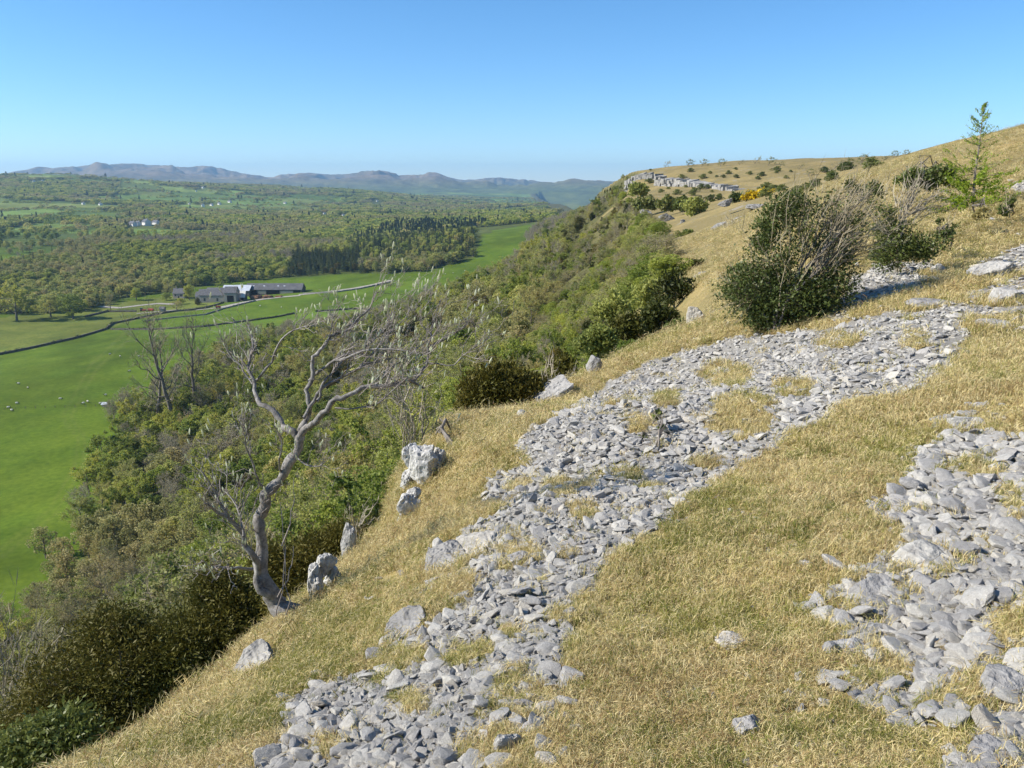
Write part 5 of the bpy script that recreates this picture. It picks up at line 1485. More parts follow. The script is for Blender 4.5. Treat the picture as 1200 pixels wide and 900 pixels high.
# ------------------------------------------------------------------ the wind-bent rowan at the rim
def build_wind_tree():
    rng = np.random.default_rng(80)
    m, nt, out = new_mat('bark_silver')
    n1 = noise(nt, 9.0, 6, 0.75); n2 = noise(nt, 30.0, 4, 0.7)
    c = ramp(nt, n1, [(0.3, (0.04, 0.035, 0.031)), (0.48, (0.13, 0.118, 0.107)), (0.68, (0.38, 0.36, 0.33))])
    c = mixc(nt, 0.4, c, ramp(nt, n2, [(0.35, (0.09, 0.08, 0.07)), (0.6, (0.42, 0.40, 0.38))]))
    bsdf(nt, out, c, 0.8, 0.2, bump=n2, bump_dist=0.01)
    BUDS = leaf_mat('leaf_bud_white', [(0.1, (0.52, 0.58, 0.28)), (0.6, (0.70, 0.73, 0.48)), (1.0, (0.78, 0.78, 0.60))], 0.3, 0.6, 0.2, 3.0)
    D = 6.7
    base = pix(349, 726, D)
    gz = zat(base[0], base[1])
    base[2] = min(base[2], gz + 0.02) if gz > base[2] - 0.6 else base[2]
    root = empty('rowan_tree', tuple(base)); tag(root, 'bare wind-bent rowan with silver bark and opening white buds, leaning from the rim', 'tree')
    def P(pts, dd=None):
        pts = np.array(pts, float); n = len(pts)
        dd = np.zeros(n) if dd is None else np.interp(np.linspace(0, 1, n), np.linspace(0, 1, len(dd)), dd)
        return np.array([pix(x, y, D + e) - base for (x, y), e in zip(pts, dd)])
    def smooth(Q, per=4):
        n = len(Q); t = np.arange(n); tt = np.linspace(0, n - 1, (n - 1) * per + 1)
        Qe = np.concatenate([[2 * Q[0] - Q[1]], Q, [2 * Q[-1] - Q[-2]]])
        o = []
        for u in tt:
            i = min(int(u), n - 2); f = u - i
            p0, p1, p2, p3 = Qe[i], Qe[i + 1], Qe[i + 2], Qe[i + 3]
            o.append(0.5 * (2 * p1 + (p2 - p0) * f + (2 * p0 - 5 * p1 + 4 * p2 - p3) * f * f + (3 * p1 - p0 - 3 * p2 + p3) * f ** 3))
        return np.array(o)
    lines = []
    def limb(name, pts, r, dd=None, sides=8):
        Q = smooth(P(pts, dd)); rr = np.interp(np.linspace(0, 1, len(Q)), np.linspace(0, 1, len(r)), np.array(r) * 0.76 * D / FPX)
        Q = Q + rng.normal(0, 0.1 if name == 'trunk' else 0.3, Q.shape) * rr[:, None]
        ph = rng.uniform(0, 6, 3); sarc = np.arange(len(Q))[:, None]
        Q[1:] += (np.sin(sarc * 0.9 + ph[None]) * rr[:, None] * (0.25 if name == 'trunk' else 0.7))[1:]
        b = MB(); b.tube(Q, rr * (1 + rng.normal(0, 0.09, len(rr))), sides); b.build(name, m, root, smooth=True)
        lines.append((Q, rr)); return Q
    # radii in pixels of the photograph
    trunk = limb('trunk', [(362, 738), (349, 724), (324, 707), (311, 685), (306, 651), (304, 616), (307, 596), (316, 576), (331, 556), (344, 536), (351, 511)], [24, 18, 14, 11, 9.2, 8.5, 9.0, 8, 8.3, 7.5, 6.8], [0.15, 0, 0, 0, 0], 12)
    limb('limb', [(351, 511), (367, 496), (387, 476), (409, 461), (436, 453), (467, 450), (482, 445), (496, 456)], [6, 5, 4.5, 4, 3.4, 3, 2.2, 1.4], [0, -0.2, -0.1, 0.1])
    limb('limb', [(351, 511), (357, 496), (360, 470), (363, 447), (367, 425), (378, 405), (391, 393), (409, 384), (427, 368), (436, 354), (441, 341)], [5, 4.4, 4, 3.4, 3, 2.6, 2.2, 2, 1.6, 1.2, 0.7], [0, 0.1, 0.3])
    limb('limb', [(349, 513), (328, 493), (307, 473), (297, 451), (292, 429), (296, 402), (291, 380)], [5.5, 4.5, 3.8, 3, 2.4, 1.8, 0.8], [0, 0.2, 0.4])
    limb('limb', [(318, 704), (304, 682), (297, 655), (285, 630), (267, 607), (250, 597), (240, 590)], [7, 6, 4.6, 3.8, 3, 2.2, 1.0], [0, -0.2, -0.5])
    sub = [([(296, 667), (275, 666), (255, 664), (243, 674)], [2.6, 2, 1.6, 0.8], [-0.3, -0.7]),
           ([(267, 607), (258, 588), (248, 570), (235, 550)], [2.2, 1.8, 1.3, 0.7], [-0.4, -0.5]),
           ([(285, 630), (282, 605), (270, 582), (262, 575)], [2.0, 1.6, 1.0, 0.6], [-0.3, 0.0]),
           ([(296, 451), (283, 430), (272, 420), (264, 406)], [1.9, 1.5, 1.1, 0.6], [0.3, 0.4]),
           ([(297, 450), (318, 424), (329, 398), (350, 385), (370, 380)], [2.4, 1.9, 1.6, 1.3, 0.7], [0.3, 0.0]),
           ([(309, 575), (302, 560), (292, 535), (288, 510), (295, 490)], [2.2, 1.8, 1.5, 1.1, 0.6], [0, -0.4]),
           ([(330, 558), (328, 540), (330, 515), (322, 500)], [1.8, 1.3, 1, 0.5], [0, -0.3]),
           ([(362, 447), (380, 430), (402, 420), (425, 412), (450, 408), (478, 412)], [2.6, 2.3, 2.2, 1.8, 1.4, 0.7], [0.2, -0.3]),
           ([(357, 490), (372, 462), (392, 446), (420, 432), (440, 424), (462, 420)], [3.2, 2.6, 2.3, 2.0, 1.6, 0.8], [0, 0.3]),
           ([(372, 470), (378, 452), (386, 440), (400, 425), (430, 405), (452, 385), (460, 365)], [2.4, 2, 1.8, 1.5, 1.2, 1.0, 0.6], [0, 0.4]),
           ([(436, 453), (452, 440), (455, 420), (452, 405)], [1.8, 1.4, 1.0, 0.5], [0, -0.2]),
           ([(482, 446), (495, 436), (500, 425), (502, 405), (505, 392), (492, 380)], [2.2, 2.0, 1.8, 1.5, 1.1, 0.6], [0.1, 0.2]),
           ([(500, 424), (515, 427), (532, 427), (545, 415), (562, 402)], [1.6, 1.3, 1.1, 0.8, 0.5], [0.2, 0.1]),
           ([(392, 478), (420, 478), (440, 474), (458, 460), (470, 448)], [1.4, 1.3, 1.1, 0.9, 0.6], [-0.1, -0.2]),
           ([(503, 408), (520, 398), (535, 390), (545, 380)], [1.2, 1.0, 0.7, 0.5], [0.2, 0.3]),
           ([(460, 430), (480, 415), (500, 400), (515, 385)], [1.4, 1.1, 0.8, 0.5], [0, 0.3]),
           ([(345, 535), (360, 545), (375, 546), (382, 540)], [1.4, 1.1, 0.9, 0.5], [0, -0.2]),
           ([(420, 432), (440, 410), (455, 392), (475, 372)], [1.5, 1.2, 0.9, 0.5], [0.2, 0.5])]
    for pts, r, dd in sub: limb('branch', pts, r, dd, 5)
    # twigs: swept to the right in the crown, upright on the low limbs
    tw, buds = MB(), MB()
    tips = []
    def twig(p, dirn, L, r, level):
        e = p + dirn * L
        Q = curve_pts(p, e, np.array([0, 0, 0.10 * L]), 5, rng, 0.07)
        tw.tube(Q, np.linspace(r, r * 0.45, 5), 4, 0, False)
        if level > 0:
            for j in range(rng.integers(2, 5)):
                k = rng.integers(1, 5)
                d2 = dirn + rng.normal(0, 0.55, 3) * np.array([1, 0.8, 1]); d2[2] += 0.35
                d2 /= np.linalg.norm(d2)
                twig(Q[k], d2, L * rng.uniform(0.3, 0.6), r * 0.62, level - 1)
        else:
            tips.append((Q[-1], (Q[-1] - Q[-2])))
            if rng.random() < 0.5: tips.append((Q[2], Q[3] - Q[2]))
    for li, (Q, rr) in enumerate(lines):
        if li == 0: cnt = 6
        else: cnt = int(len(Q) * (0.6 if li < 5 else 0.7))
        for j in range(cnt):
            k = rng.integers(int(len(Q) * 0.3), len(Q))
            p = Q[k]; ab = p + base
            ppx, ppy, _ = proj(ab[0], ab[1], ab[2])
            tang = Q[min(k + 1, len(Q) - 1)] - Q[max(k - 1, 0)]; tang /= np.linalg.norm(tang) + 1e-9
            sweep = np.array([0.75, 0.0, 0.35]) if ppx > 345 and ppy < 520 else np.array([-0.1, 0, 0.6])
            dn = 0.45 * tang + sweep * 0.6 + rng.normal(0, 0.42, 3)
            dn /= np.linalg.norm(dn)
            twig(p, dn, rng.uniform(0.12, 0.34) * (1.2 if ppx > 345 else 1.0), max(0.0030, min(rr[k] * 0.5, 0.0050)), 2 if rng.random() < 0.5 else 1)
    # thin dead stems hanging beside the trunk
    for (x0, y0, x1, y1) in [(332, 730, 328, 590), (323, 735, 330, 600), (330, 640, 345, 560), (325, 700, 345, 640)]:
        tw.tube(curve_pts(pix(x0, y0, D - 0.25) - base, pix(x1, y1, D - 0.2) - base, (0.03, 0, 0), 7, rng, 0.02), np.linspace(0.006, 0.003, 7), 4, 0, False)
    TT = plain_mat('twig_silver', (0.18, 0.155, 0.14), (0.38, 0.34, 0.315), 4.0, 0.8, 0.15)
    tw.build('twigs', TT, root)
    tips_c = np.array([t[0] for t in tips]); tips_d = np.array([t[1] for t in tips])
    sel = rng.random(len(tips_c)) < 0.17
    tips_c, tips_d = tips_c[sel], tips_d[sel]
    tips_d = tips_d / (np.linalg.norm(tips_d, axis=1, keepdims=True) + 1e-9) * 0.4 + np.array([0, 0, 0.9])
    tips_d /= np.linalg.norm(tips_d, axis=1, keepdims=True)
    for c, dn in zip(tips_c, tips_d):
        L = rng.uniform(0.028, 0.06)
        pts = np.array([c - dn * 0.005, c + dn * L * 0.35, c + dn * L * 0.7, c + dn * L])
        buds.tube(pts, np.array([0.003, 0.0068, 0.0058, 0.0012]) * rng.uniform(0.7, 1.25), 5)
    ob = buds.build('buds', BUDS, root); ob['kind'] = 'stuff'
    print('tips', len(tips_c))
build_wind_tree()

# ------------------------------------------------------------------ small wind-bent thorns on the skyline and juniper dots on the plateau
def build_skyline():
    rng = np.random.default_rng(90)
    tr, cr = wood_tree(71, 3, 1.2, 0.2, 9, 5, 6, 2, 260, 0.09, 0.016, lean=(0.5, 0), up=0.5)
    tr2, cr2 = wood_tree(72, 3, 1.3, 0.15, 9, 5, 6, 2, 700, 0.1, 0.016, lean=(0.35, 0.1), up=0.5)
    tm = [tr.mesh('trunk', BARK), tr2.mesh('trunk', BARK)]; cm = [cr.mesh('crown', [BARK, TWIG, L_BUD]), cr2.mesh('crown', [BARK, TWIG, L_DARK])]
    spots = [(779, 203, 420), (806, 200, 400), (844, 197, 380), (866, 198, 380), (884, 197, 370), (900, 198, 350), (914, 199, 340), (936, 198, 320), (948, 198, 300), (975, 198, 260), (990, 199, 220), (1008, 199, 180), (1020, 197, 150), (1036, 194, 120), (1046, 192, 110), (1060, 190, 100), (1034, 197, 105), (822, 199, 390)]
    for i, (px, py, d) in enumerate(spots):
        P = pix(px, py, d); z = zat(P[0], P[1])
        # step back or forward to the brow
        best = max(np.linspace(0.7, 1.15, 24), key=lambda t: zat(P[0] * t, P[1] * t) / math.hypot(P[0] * t, P[1] * t))
        x, y = P[0] * best, P[1] * best; z = zat(x, y)
        e = empty('thorn_tree', (x, y, z - 0.1), rng.normal(0, 0.25)); s = d * rng.uniform(7, 13) / FPX / 3.0
        s = min(s, 1.5); e.scale = (s, s, s * 0.8)
        tag(e, 'small wind-bent thorn tree on the far skyline', 'tree', 'wind-bent thorns on the skyline')
        v = int(rng.random() < 0.5); link('trunk', tm[v], e); link('crown', cm[v], e)
    ytr, ycr = yew_tree(77, 1.6, 1.3, 700, 0.16, 7, 0.2)
    jm = (ytr.mesh('trunk', BARK), ycr.mesh('crown', [BARK, TWIG, L_DARK]))
    n = 0
    while n < 60:
        px = rng.uniform(745, 1060); py = rng.uniform(199, 238)
        h = ground_hit(px, py, 60, 900, 300)
        if h[1] < 90 or h[1] > 600 or edge_x(h[1]) - h[0] > 0: continue
        e = empty('juniper_bush', tuple(h), rng.random() * 6.28); s = rng.uniform(0.5, 1.5) * np.interp(h[1], [90, 400], [0.7, 1.3]); e.scale = (s * 1.3, s * 1.3, s * 0.9)
        tag(e, 'small dark juniper dotted on the dry far plateau', 'bush', 'junipers dotted over the far plateau')
        link('stem', jm[0], e); link('foliage', jm[1], e); n += 1
build_skyline()

# ------------------------------------------------------------------ low growth between the trees of the near slope
def build_undergrowth():
    rng = np.random.default_rng(12)
    n = 11000
    r = np.exp(rng.uniform(math.log(7), math.log(430), n)); th = rng.uniform(-0.75, 0.35, n)
    x, y = r * np.sin(th), r * np.cos(th)
    s = edge_x(y) - x
    bare = np.interp(y, [25, 40, 60, 110, 190, 300, 400], [0, 3, 6, 8, 9, 12, 22])
    qx, qy, qd = proj(x, y, height(x, y, False))
    inb = in_poly(qx + 9 * fbm(x * 0.1, y * 0.1, 2, 57), qy, BANK) & (y > 38) & (y < 440)
    ok = ((s > np.maximum(1.6, bare)) | inb) & (x > foot_x(y) - 3) & ((r < 210) | inb)
    x, y, r, s = x[ok], y[ok], r[ok], s[ok]
    s = np.maximum(s, np.where(inb[ok], 14 + 0.05 * y, 0))
    z = height(x, y)
    protos = [KINDS[k][v][2] for k, v in (('green', 0), ('olive', 0), ('olive', 1), ('budding', 0), ('bare', 0), ('yew', 0), ('yew', 1))]
    H = np.array([10, 10, 10, 10, 10, 6, 6.0])
    n1 = fbm(x * 0.05, y * 0.05, 3, 333); u = rng.random(len(x))
    idx = np.where(n1 + 0.6 * (u - 0.5) > 0.15, 0, np.where(n1 + 0.6 * (u - 0.5) > -0.1, np.where(u < 0.5, 1, 2), np.where(u < 0.45, 3, np.where(u < 0.7, 4, 5))))
    h = np.clip(0.8 + s * 0.09, 0.8, 3.2) * rng.uniform(0.6, 1.4, len(x))
    sz = h / H[idx]; w = sz * rng.uniform(1.2, 1.9, len(x))
    scatter('undergrowth', protos, np.stack([x, y, z - 0.1 * h], -1), np.stack([0 * x, 0 * x, rng.uniform(0, 6.28, len(x))], -1), np.stack([w, w, sz], -1), idx, 'tangled bushes and saplings between the trees of the near slope', 'undergrowth')
build_undergrowth()
# ------------------------------------------------------------------ the farm, its fields and what stands in them
M_STONE = plain_mat('farm_rubble_stone', (0.22, 0.20, 0.175), (0.44, 0.41, 0.365), 1.2, 0.9, 0.1, 0.04)
M_SLATE = plain_mat('roof_slate', (0.065, 0.066, 0.072), (0.14, 0.14, 0.15), 0.8, 0.6, 0.3)
M_SHEET = plain_mat('roof_fibre_cement', (0.085, 0.087, 0.092), (0.15, 0.15, 0.155), 0.25, 0.7, 0.2)
M_PALE = plain_mat('roof_pale_sheet', (0.42, 0.45, 0.50), (0.60, 0.63, 0.68), 0.4, 0.45, 0.4)
M_BLUE = plain_mat('roof_blue_sheet', (0.28, 0.40, 0.55), (0.46, 0.58, 0.70), 0.3, 0.45, 0.4)
M_WHITE = plain_mat('white_render', (0.66, 0.65, 0.62), (0.80, 0.79, 0.77), 0.8, 0.8, 0.2)
M_PINK = plain_mat('cottage_render', (0.40, 0.33, 0.30), (0.52, 0.45, 0.41), 0.8, 0.85, 0.1)
M_BOARD = plain_mat('barn_boarding', (0.12, 0.10, 0.085), (0.24, 0.21, 0.18), 1.5, 0.9, 0.1)
M_DARK = plain_mat('barn_opening_shade', (0.012, 0.011, 0.01), (0.025, 0.023, 0.02), 1.0, 0.9, 0.1)  # near-black colour stands in for the shade inside open bays and doorways
M_GLASS = plain_mat('window_glass', (0.03, 0.035, 0.04), (0.05, 0.055, 0.065), 1.0, 0.15, 0.5)
M_TRACK = plain_mat('farm_track_stone', (0.26, 0.235, 0.20), (0.42, 0.395, 0.35), 0.5, 0.95, 0.05)
M_HEDGE = leaf_mat('hedge_leaf_shaded', [(0.1, (0.035, 0.045, 0.014)), (0.5, (0.06, 0.075, 0.02)), (1.0, (0.10, 0.11, 0.035))], 0.1, 0.7, 0.1, 0.3)  # leaf colour made dark so that it includes the hedge's shadow
M_DUNG = plain_mat('heap_brown', (0.14, 0.075, 0.04), (0.27, 0.16, 0.09), 0.6, 0.95, 0.05, 0.1)
M_RED = plain_mat('machine_red', (0.32, 0.04, 0.03), (0.45, 0.07, 0.04), 1.0, 0.5, 0.4)
M_TYRE = plain_mat('machine_tyre', (0.015, 0.015, 0.015), (0.03, 0.03, 0.03), 1.0, 0.8, 0.2)
M_WOOL = plain_mat('sheep_wool', (0.58, 0.54, 0.46), (0.74, 0.71, 0.64), 6.0, 0.95, 0.05, 0.02)
M_FACE = plain_mat('sheep_face', (0.05, 0.045, 0.04), (0.10, 0.09, 0.08), 6.0, 0.8, 0.1)

FD = 1.0 / FPX
def gable(name, label, cat, px0, px1, base_py, eave_py, ridge_py, depth_m, wall, roof, d=None, rot=0.0, openings=(), chimney=None, overhang=0.35, group=None, panels=()):
    """a gabled building: front wall from px0 to px1, heights read off the picture; openings: (f0, f1, h0, h1, name, material) as fractions of the front"""
    hit = ground_hit((px0 + px1) / 2, base_py, 200)
    if d is not None: hit = pix((px0 + px1) / 2, base_py, d); hit[2] = zat(hit[0], hit[1])
    dist = hit[1] * CP - hit[2] * SP
    k = dist / FPX
    L = (px1 - px0) * k; hw = max(0.6, (base_py - eave_py) * k); hr = max(hw + 0.4, (base_py - ridge_py) * k * 1.02)
    root = empty(name, tuple(hit), rot); tag(root, label, cat, group)
    W = depth_m
    b = MB()
    x0, x1 = -L / 2, L / 2
    v = [(x0, 0, -1.5), (x1, 0, -1.5), (x1, W, -1.5), (x0, W, -1.5), (x0, 0, hw), (x1, 0, hw), (x1, W, hw), (x0, W, hw), (x0, W / 2, hr), (x1, W / 2, hr)]
    b.add(v, [(0, 1, 5, 4), (2, 3, 7, 6)]); b.n = b.n
    b.f.append(np.array([(1, 2, 6, 5), (3, 0, 4, 7)])); b.m.append(np.zeros(2, int))
    b.f.append(np.array([(5, 6, 9), (7, 4, 8)])); b.m.append(np.zeros(2, int))
    b.build('wall', wall, root)
    r = MB(); o = overhang; t = 0.18
    sl = (hr - hw) / (W / 2)
    for s in (0, 1):
        ye, yr = (-o, W / 2) if s == 0 else (W + o, W / 2)
        ze = hw - sl * o
        q = [(x0 - o, ye, ze + 0.05), (x1 + o, ye, ze + 0.05), (x1 + o, yr, hr + 0.05), (x0 - o, yr, hr + 0.05)]
        q = q + [(a, c, e + t) for a, c, e in q]
        r.add(q, [(0, 3, 2, 1), (4, 5, 6, 7), (0, 1, 5, 4), (1, 2, 6, 5), (2, 3, 7, 6), (3, 0, 4, 7)] if s == 0 else [(0, 1, 2, 3), (7, 6, 5, 4), (4, 5, 1, 0), (5, 6, 2, 1), (6, 7, 3, 2), (7, 4, 0, 3)])
    ro = r.build('roof', roof, root)
    if chimney is not None:
        c = MB(); cx = x0 + chimney * L
        c.box((cx - 0.45, W / 2 - 0.4, hr - 0.6), (cx + 0.45, W / 2 + 0.4, hr + 1.5)); c.box((cx - 0.25, W / 2 - 0.2, hr + 1.5), (cx + 0.25, W / 2 + 0.2, hr + 2.0))
        c.build('chimney', wall, ro)
    for f0, f1, h0, h1, nm, mt in openings:
        p = MB(); p.box((x0 + f0 * L, -0.06, h0 * hw), (x0 + f1 * L, 0.25, h1 * hw)); p.build(nm, mt, root)
    for f0, f1, g0, g1, nm, mt in panels:      # roof lights on the near slope
        ys = [W / 2 * g0, W / 2 * g1]; zs = [hw + sl * y + 0.29 for y in ys]
        p = MB(); p.add([(x0 + f0 * L, ys[0], zs[0]), (x0 + f1 * L, ys[0], zs[0]), (x0 + f1 * L, ys[1], zs[1]), (x0 + f0 * L, ys[1], zs[1])], [(0, 1, 2, 3)])
        p.build(nm, mt, ro)
    return root, hit, k

gable('long_barn', 'long dark-roofed cattle barn at the right end of the farm', 'barn', 288, 354, 345, 339.5, 333.5, 16, M_BOARD, M_SHEET, openings=[(0.03, 0.20, 0.0, 0.86, 'bay_opening_shade', M_DARK), (0.22, 0.36, 0.02, 0.8, 'panel', M_STONE), (0.37, 0.60, 0.0, 0.86, 'bay_opening_shade', M_DARK), (0.62, 0.84, 0.02, 0.75, 'panel', M_STONE), (0.85, 0.97, 0, 0.86, 'bay_opening_shade', M_DARK)],  # dark boxes on the front wall imitate the shaded open bays
      panels=[(0.10, 0.14, 0.5, 0.62, 'roof_light', M_PALE), (0.30, 0.33, 0.5, 0.62, 'roof_light', M_PALE), (0.55, 0.58, 0.5, 0.62, 'roof_light', M_PALE), (0.66, 0.69, 0.5, 0.62, 'roof_light', M_PALE)])
gable('pale_barn', 'barn with pale blue-white sheet roof behind the farm buildings', 'barn', 260, 292, 343, 336, 331, 18, M_BOARD, M_PALE, d=820, rot=0.0)
gable('round_barn', 'grey barn with a pale gable left of the pale-roofed barn', 'barn', 241, 264, 346, 337, 333, 14, M_STONE, M_SHEET, d=800, openings=[(0.3, 0.7, 0.0, 0.7, 'door', M_DARK)])
gable('stone_barn', 'low stone barn with slate roof in front of the farm', 'barn', 233, 263, 355, 346.5, 340.5, 9, M_STONE, M_SLATE, openings=[(0.2, 0.27, 0.2, 0.6, 'window', M_GLASS), (0.7, 0.77, 0.2, 0.6, 'window', M_GLASS)])
gable('dark_shed', 'dark gabled shed right of the low stone barn', 'shed', 263, 277, 355, 344, 338, 12, M_STONE, M_SLATE, openings=[(0.25, 0.8, 0.0, 0.7, 'door', M_DARK)])
gable('blue_shed', 'shed with light blue sheet roof in the middle of the farm', 'shed', 277, 289, 346, 341, 335, 10, M_BOARD, M_BLUE)
gable('white_shed', 'small shed with bright white roof in front of the long barn', 'shed', 274.5, 287, 353, 349, 342.5, 8, M_BOARD, M_WHITE, openings=[(0.1, 0.9, 0.0, 0.9, 'door', M_DARK)])
gable('cottage', 'pinkish farmhouse with chimney at the left of the farm', 'house', 203, 216, 350, 344, 339, 8, M_PINK, M_SLATE, chimney=0.22, openings=[(0.15, 0.28, 0.45, 0.8, 'window', M_GLASS), (0.65, 0.8, 0.45, 0.8, 'window', M_GLASS), (0.44, 0.54, 0.0, 0.5, 'door', M_DARK)])
gable('outhouse', 'small grey outhouse between farmhouse and barns', 'outhouse', 229, 240, 350, 344, 339.5, 8, M_STONE, M_SLATE, d=792)
gable('hut', 'tiny pale stone hut at the field corner below the farm', 'hut', 187, 192.5, 366, 362.5, 360.5, 4, M_STONE, M_SLATE)
gable('hut', 'small pale sheep shelter by the fence at the wood edge', 'hut', 119.5, 125, 477, 474, 472.5, 3, M_STONE, M_PALE)

# brown heap in the yard
def heap(px, py, w, h, label, seed):
    c = ground_hit(px, py, 200); k = (c[1] * CP - c[2] * SP) / FPX
    o = link('yard_heap', poly_rock(seed, (w * k / 2, w * k / 3, h * k), mat=M_DUNG, rough=0.14, sub=4), None, tuple(c)); tag(o, label, 'heap')
heap(300, 351, 16, 5, 'rust brown heap in the yard before the long barn', 301)
heap(314, 350, 14, 3.6, 'lower brown heap in the yard right of the first heap', 302)
heap(327, 349, 10, 2.6, 'pale straw-brown heap at the right end of the yard', 303)

# farm machines
def machine(px, py, label, L, seed, cab=True):
    c = ground_hit(px, py, 200)
    root = empty('tractor' if cab else 'trailer', tuple(c), random.uniform(-0.4, 0.4)); tag(root, label, 'tractor' if cab else 'trailer')
    b = MB(); b.box((-L / 2, -0.9, 0.7), (L / 2, 0.9, 1.6 if cab else 2.2)); b.build('body', M_RED, root)
    if cab:
        b = MB(); b.box((-L / 2, -0.8, 1.6), (-L / 2 + 1.7, 0.8, 2.9)); b.build('cab', M_GLASS, root)
    for sx in (-1, 1):
        for sy in (-1, 1):
            b = MB(); r = 0.85 if sx < 0 and cab else 0.5
            b.tube(np.array([(sx * L * 0.33, sy * 0.85, r), (sx * L * 0.33, sy * 1.25, r)]), [r, r], 12); b.build('wheel', M_TYRE, root)
machine(168, 365, 'dark red tractor on the track below the farm', 5.0, 1, True)
machine(177, 365, 'red farm trailer behind the tractor on the track', 6.0, 2, False)
machine(256, 362, 'small rusty trailer at the field wall below the stone barn', 4.0, 3, False)

# farm tracks
def track(name, pts, width, label):
    P = np.array([ground_hit(a, b, 150)[:2] for a, b in pts])
    t = np.linspace(0, len(P) - 1, len(P) * 14); X = np.interp(t, range(len(P)), P[:, 0]); Y = np.interp(t, range(len(P)), P[:, 1])
    T = np.stack([np.gradient(X), np.gradient(Y)], -1); T /= np.linalg.norm(T, axis=1, keepdims=True); N = np.stack([-T[:, 1], T[:, 0]], -1)
    rows = []
    for f in (-0.5, -0.17, 0.17, 0.5):
        x = X + N[:, 0] * width * f; y = Y + N[:, 1] * width * f
        rows.append(np.stack([x, y, height(x, y) + 0.22], -1))
    V = np.stack(rows, 1).reshape(-1, 3); n = len(t); F = []
    for i in range(n - 1):
        for j in range(3):
            F.append((i * 4 + j, i * 4 + j + 1, i * 4 + 4 + j + 1, i * 4 + 4 + j))
    b = MB(); b.add(V, F); o = b.build(name, M_TRACK); tag(o, label, None, kind='structure')
track('farm_road', [(350, 346), (372, 344), (395, 341), (420, 337), (440, 333), (459, 328)], 9, 'pale stony road running from the barns up to the plantation')
track('farm_yard', [(255, 362), (280, 357), (305, 352), (330, 349), (352, 347)], 9, 'pale yard track in front of the barns')
track('farm_lane', [(118, 359), (140, 361), (165, 358), (185, 356), (205, 357)], 8, 'pale lane left of the farmhouse')
track('farm_path', [(160, 368), (185, 366), (205, 364), (230, 364), (255, 362)], 4, 'pale path along the field wall below the farm')

# hedges and walls
def hedge(pts, h, w, label, dense=9.0, mat=None, name='hedge', cat='hedge'):
    P = np.array([ground_hit(a, b, 150)[:2] for a, b in pts])
    seg = np.hypot(*np.diff(P, axis=0).T); L = seg.sum(); n = int(L * dense)
    s = RNG.uniform(0, L, n); cum = np.concatenate([[0], np.cumsum(seg)])
    x = np.interp(s, cum, P[:, 0]); y = np.interp(s, cum, P[:, 1]); z = height(x, y)
    hh = h * (0.75 + 0.5 * fbm(s * 0.12, s * 0 + 1, 3, 71) + 0.1)
    b = MB()
    C = np.stack([x + RNG.normal(0, w * 0.35, n), y + RNG.normal(0, w * 0.35, n), z + RNG.random(n) * hh], -1)
    a = rand_dirs(n); sz = RNG.uniform(0.25, 0.6, (n, 1))
    b.quads(C, a * sz, perp(a) * sz * 0.7)
    # a woody core keeps it opaque
    m = max(2, int(L / 3)); t = np.linspace(0, L, m); cx = np.interp(t, cum, P[:, 0]); cy = np.interp(t, cum, P[:, 1]); cz = height(cx, cy)
    T = np.stack([np.gradient(cx), np.gradient(cy)], -1); T /= np.linalg.norm(T, axis=1, keepdims=True) + 1e-9; N = np.stack([-T[:, 1], T[:, 0]], -1)
    q = []
    for sd, zz in ((-0.4, -0.3), (-0.3, 0.8), (0.3, 0.8), (0.4, -0.3)):
        q.append(np.stack([cx + N[:, 0] * w * sd, cy + N[:, 1] * w * sd, cz + (h * zz if zz > 0 else zz)], -1))
    V = np.stack(q, 1).reshape(-1, 3); F = [(i * 4 + j, i * 4 + 4 + j, i * 4 + 5 + j, i * 4 + 1 + j) for i in range(m - 1) for j in range(3)]
    c = MB(); c.add(V, F)
    root = empty(name, tuple((P[0][0], P[0][1], zat(*P[0])))); tag(root, label, cat)
    off = np.array(root.location)
    for v in b.v: v -= off
    for v in c.v: v -= off
    b.build('foliage', mat or M_HEDGE, root); c.build('stem', BARK, root)
hedge([(-30, 421), (0, 416), (40, 408), (85, 398), (124, 387)], 1.9, 1.3, 'dark hedge along the lower border of the olive meadow at the left')
hedge([(124, 387), (132, 380), (150, 376), (185, 369), (205, 366), (230, 364)], 1.8, 1.4, 'dark hedge climbing from the meadow corner to the farm')
hedge([(130, 387), (180, 387), (240, 384), (285, 378), (320, 373), (345, 368)], 1.5, 1.3, 'long dark hedge across the bright field below the farm')
hedge([(370, 366), (417, 363), (463, 363), (520, 364), (548, 362)], 1.5, 1.3, 'dark hedge across the field behind the wind-bent rowan')
hedge([(205, 366), (240, 362), (262, 356)], 1.6, 1.4, 'short dark hedge before the stone barn')
hedge([(100, 372), (125, 366), (160, 366)], 1.8, 1.6, 'dark hedge below the wood left of the farm')
hedge([(0, 338), (30, 336), (60, 333), (85, 331)], 2.5, 2.5, 'far hedge between the fields at the left edge', mat=M_HEDGE)

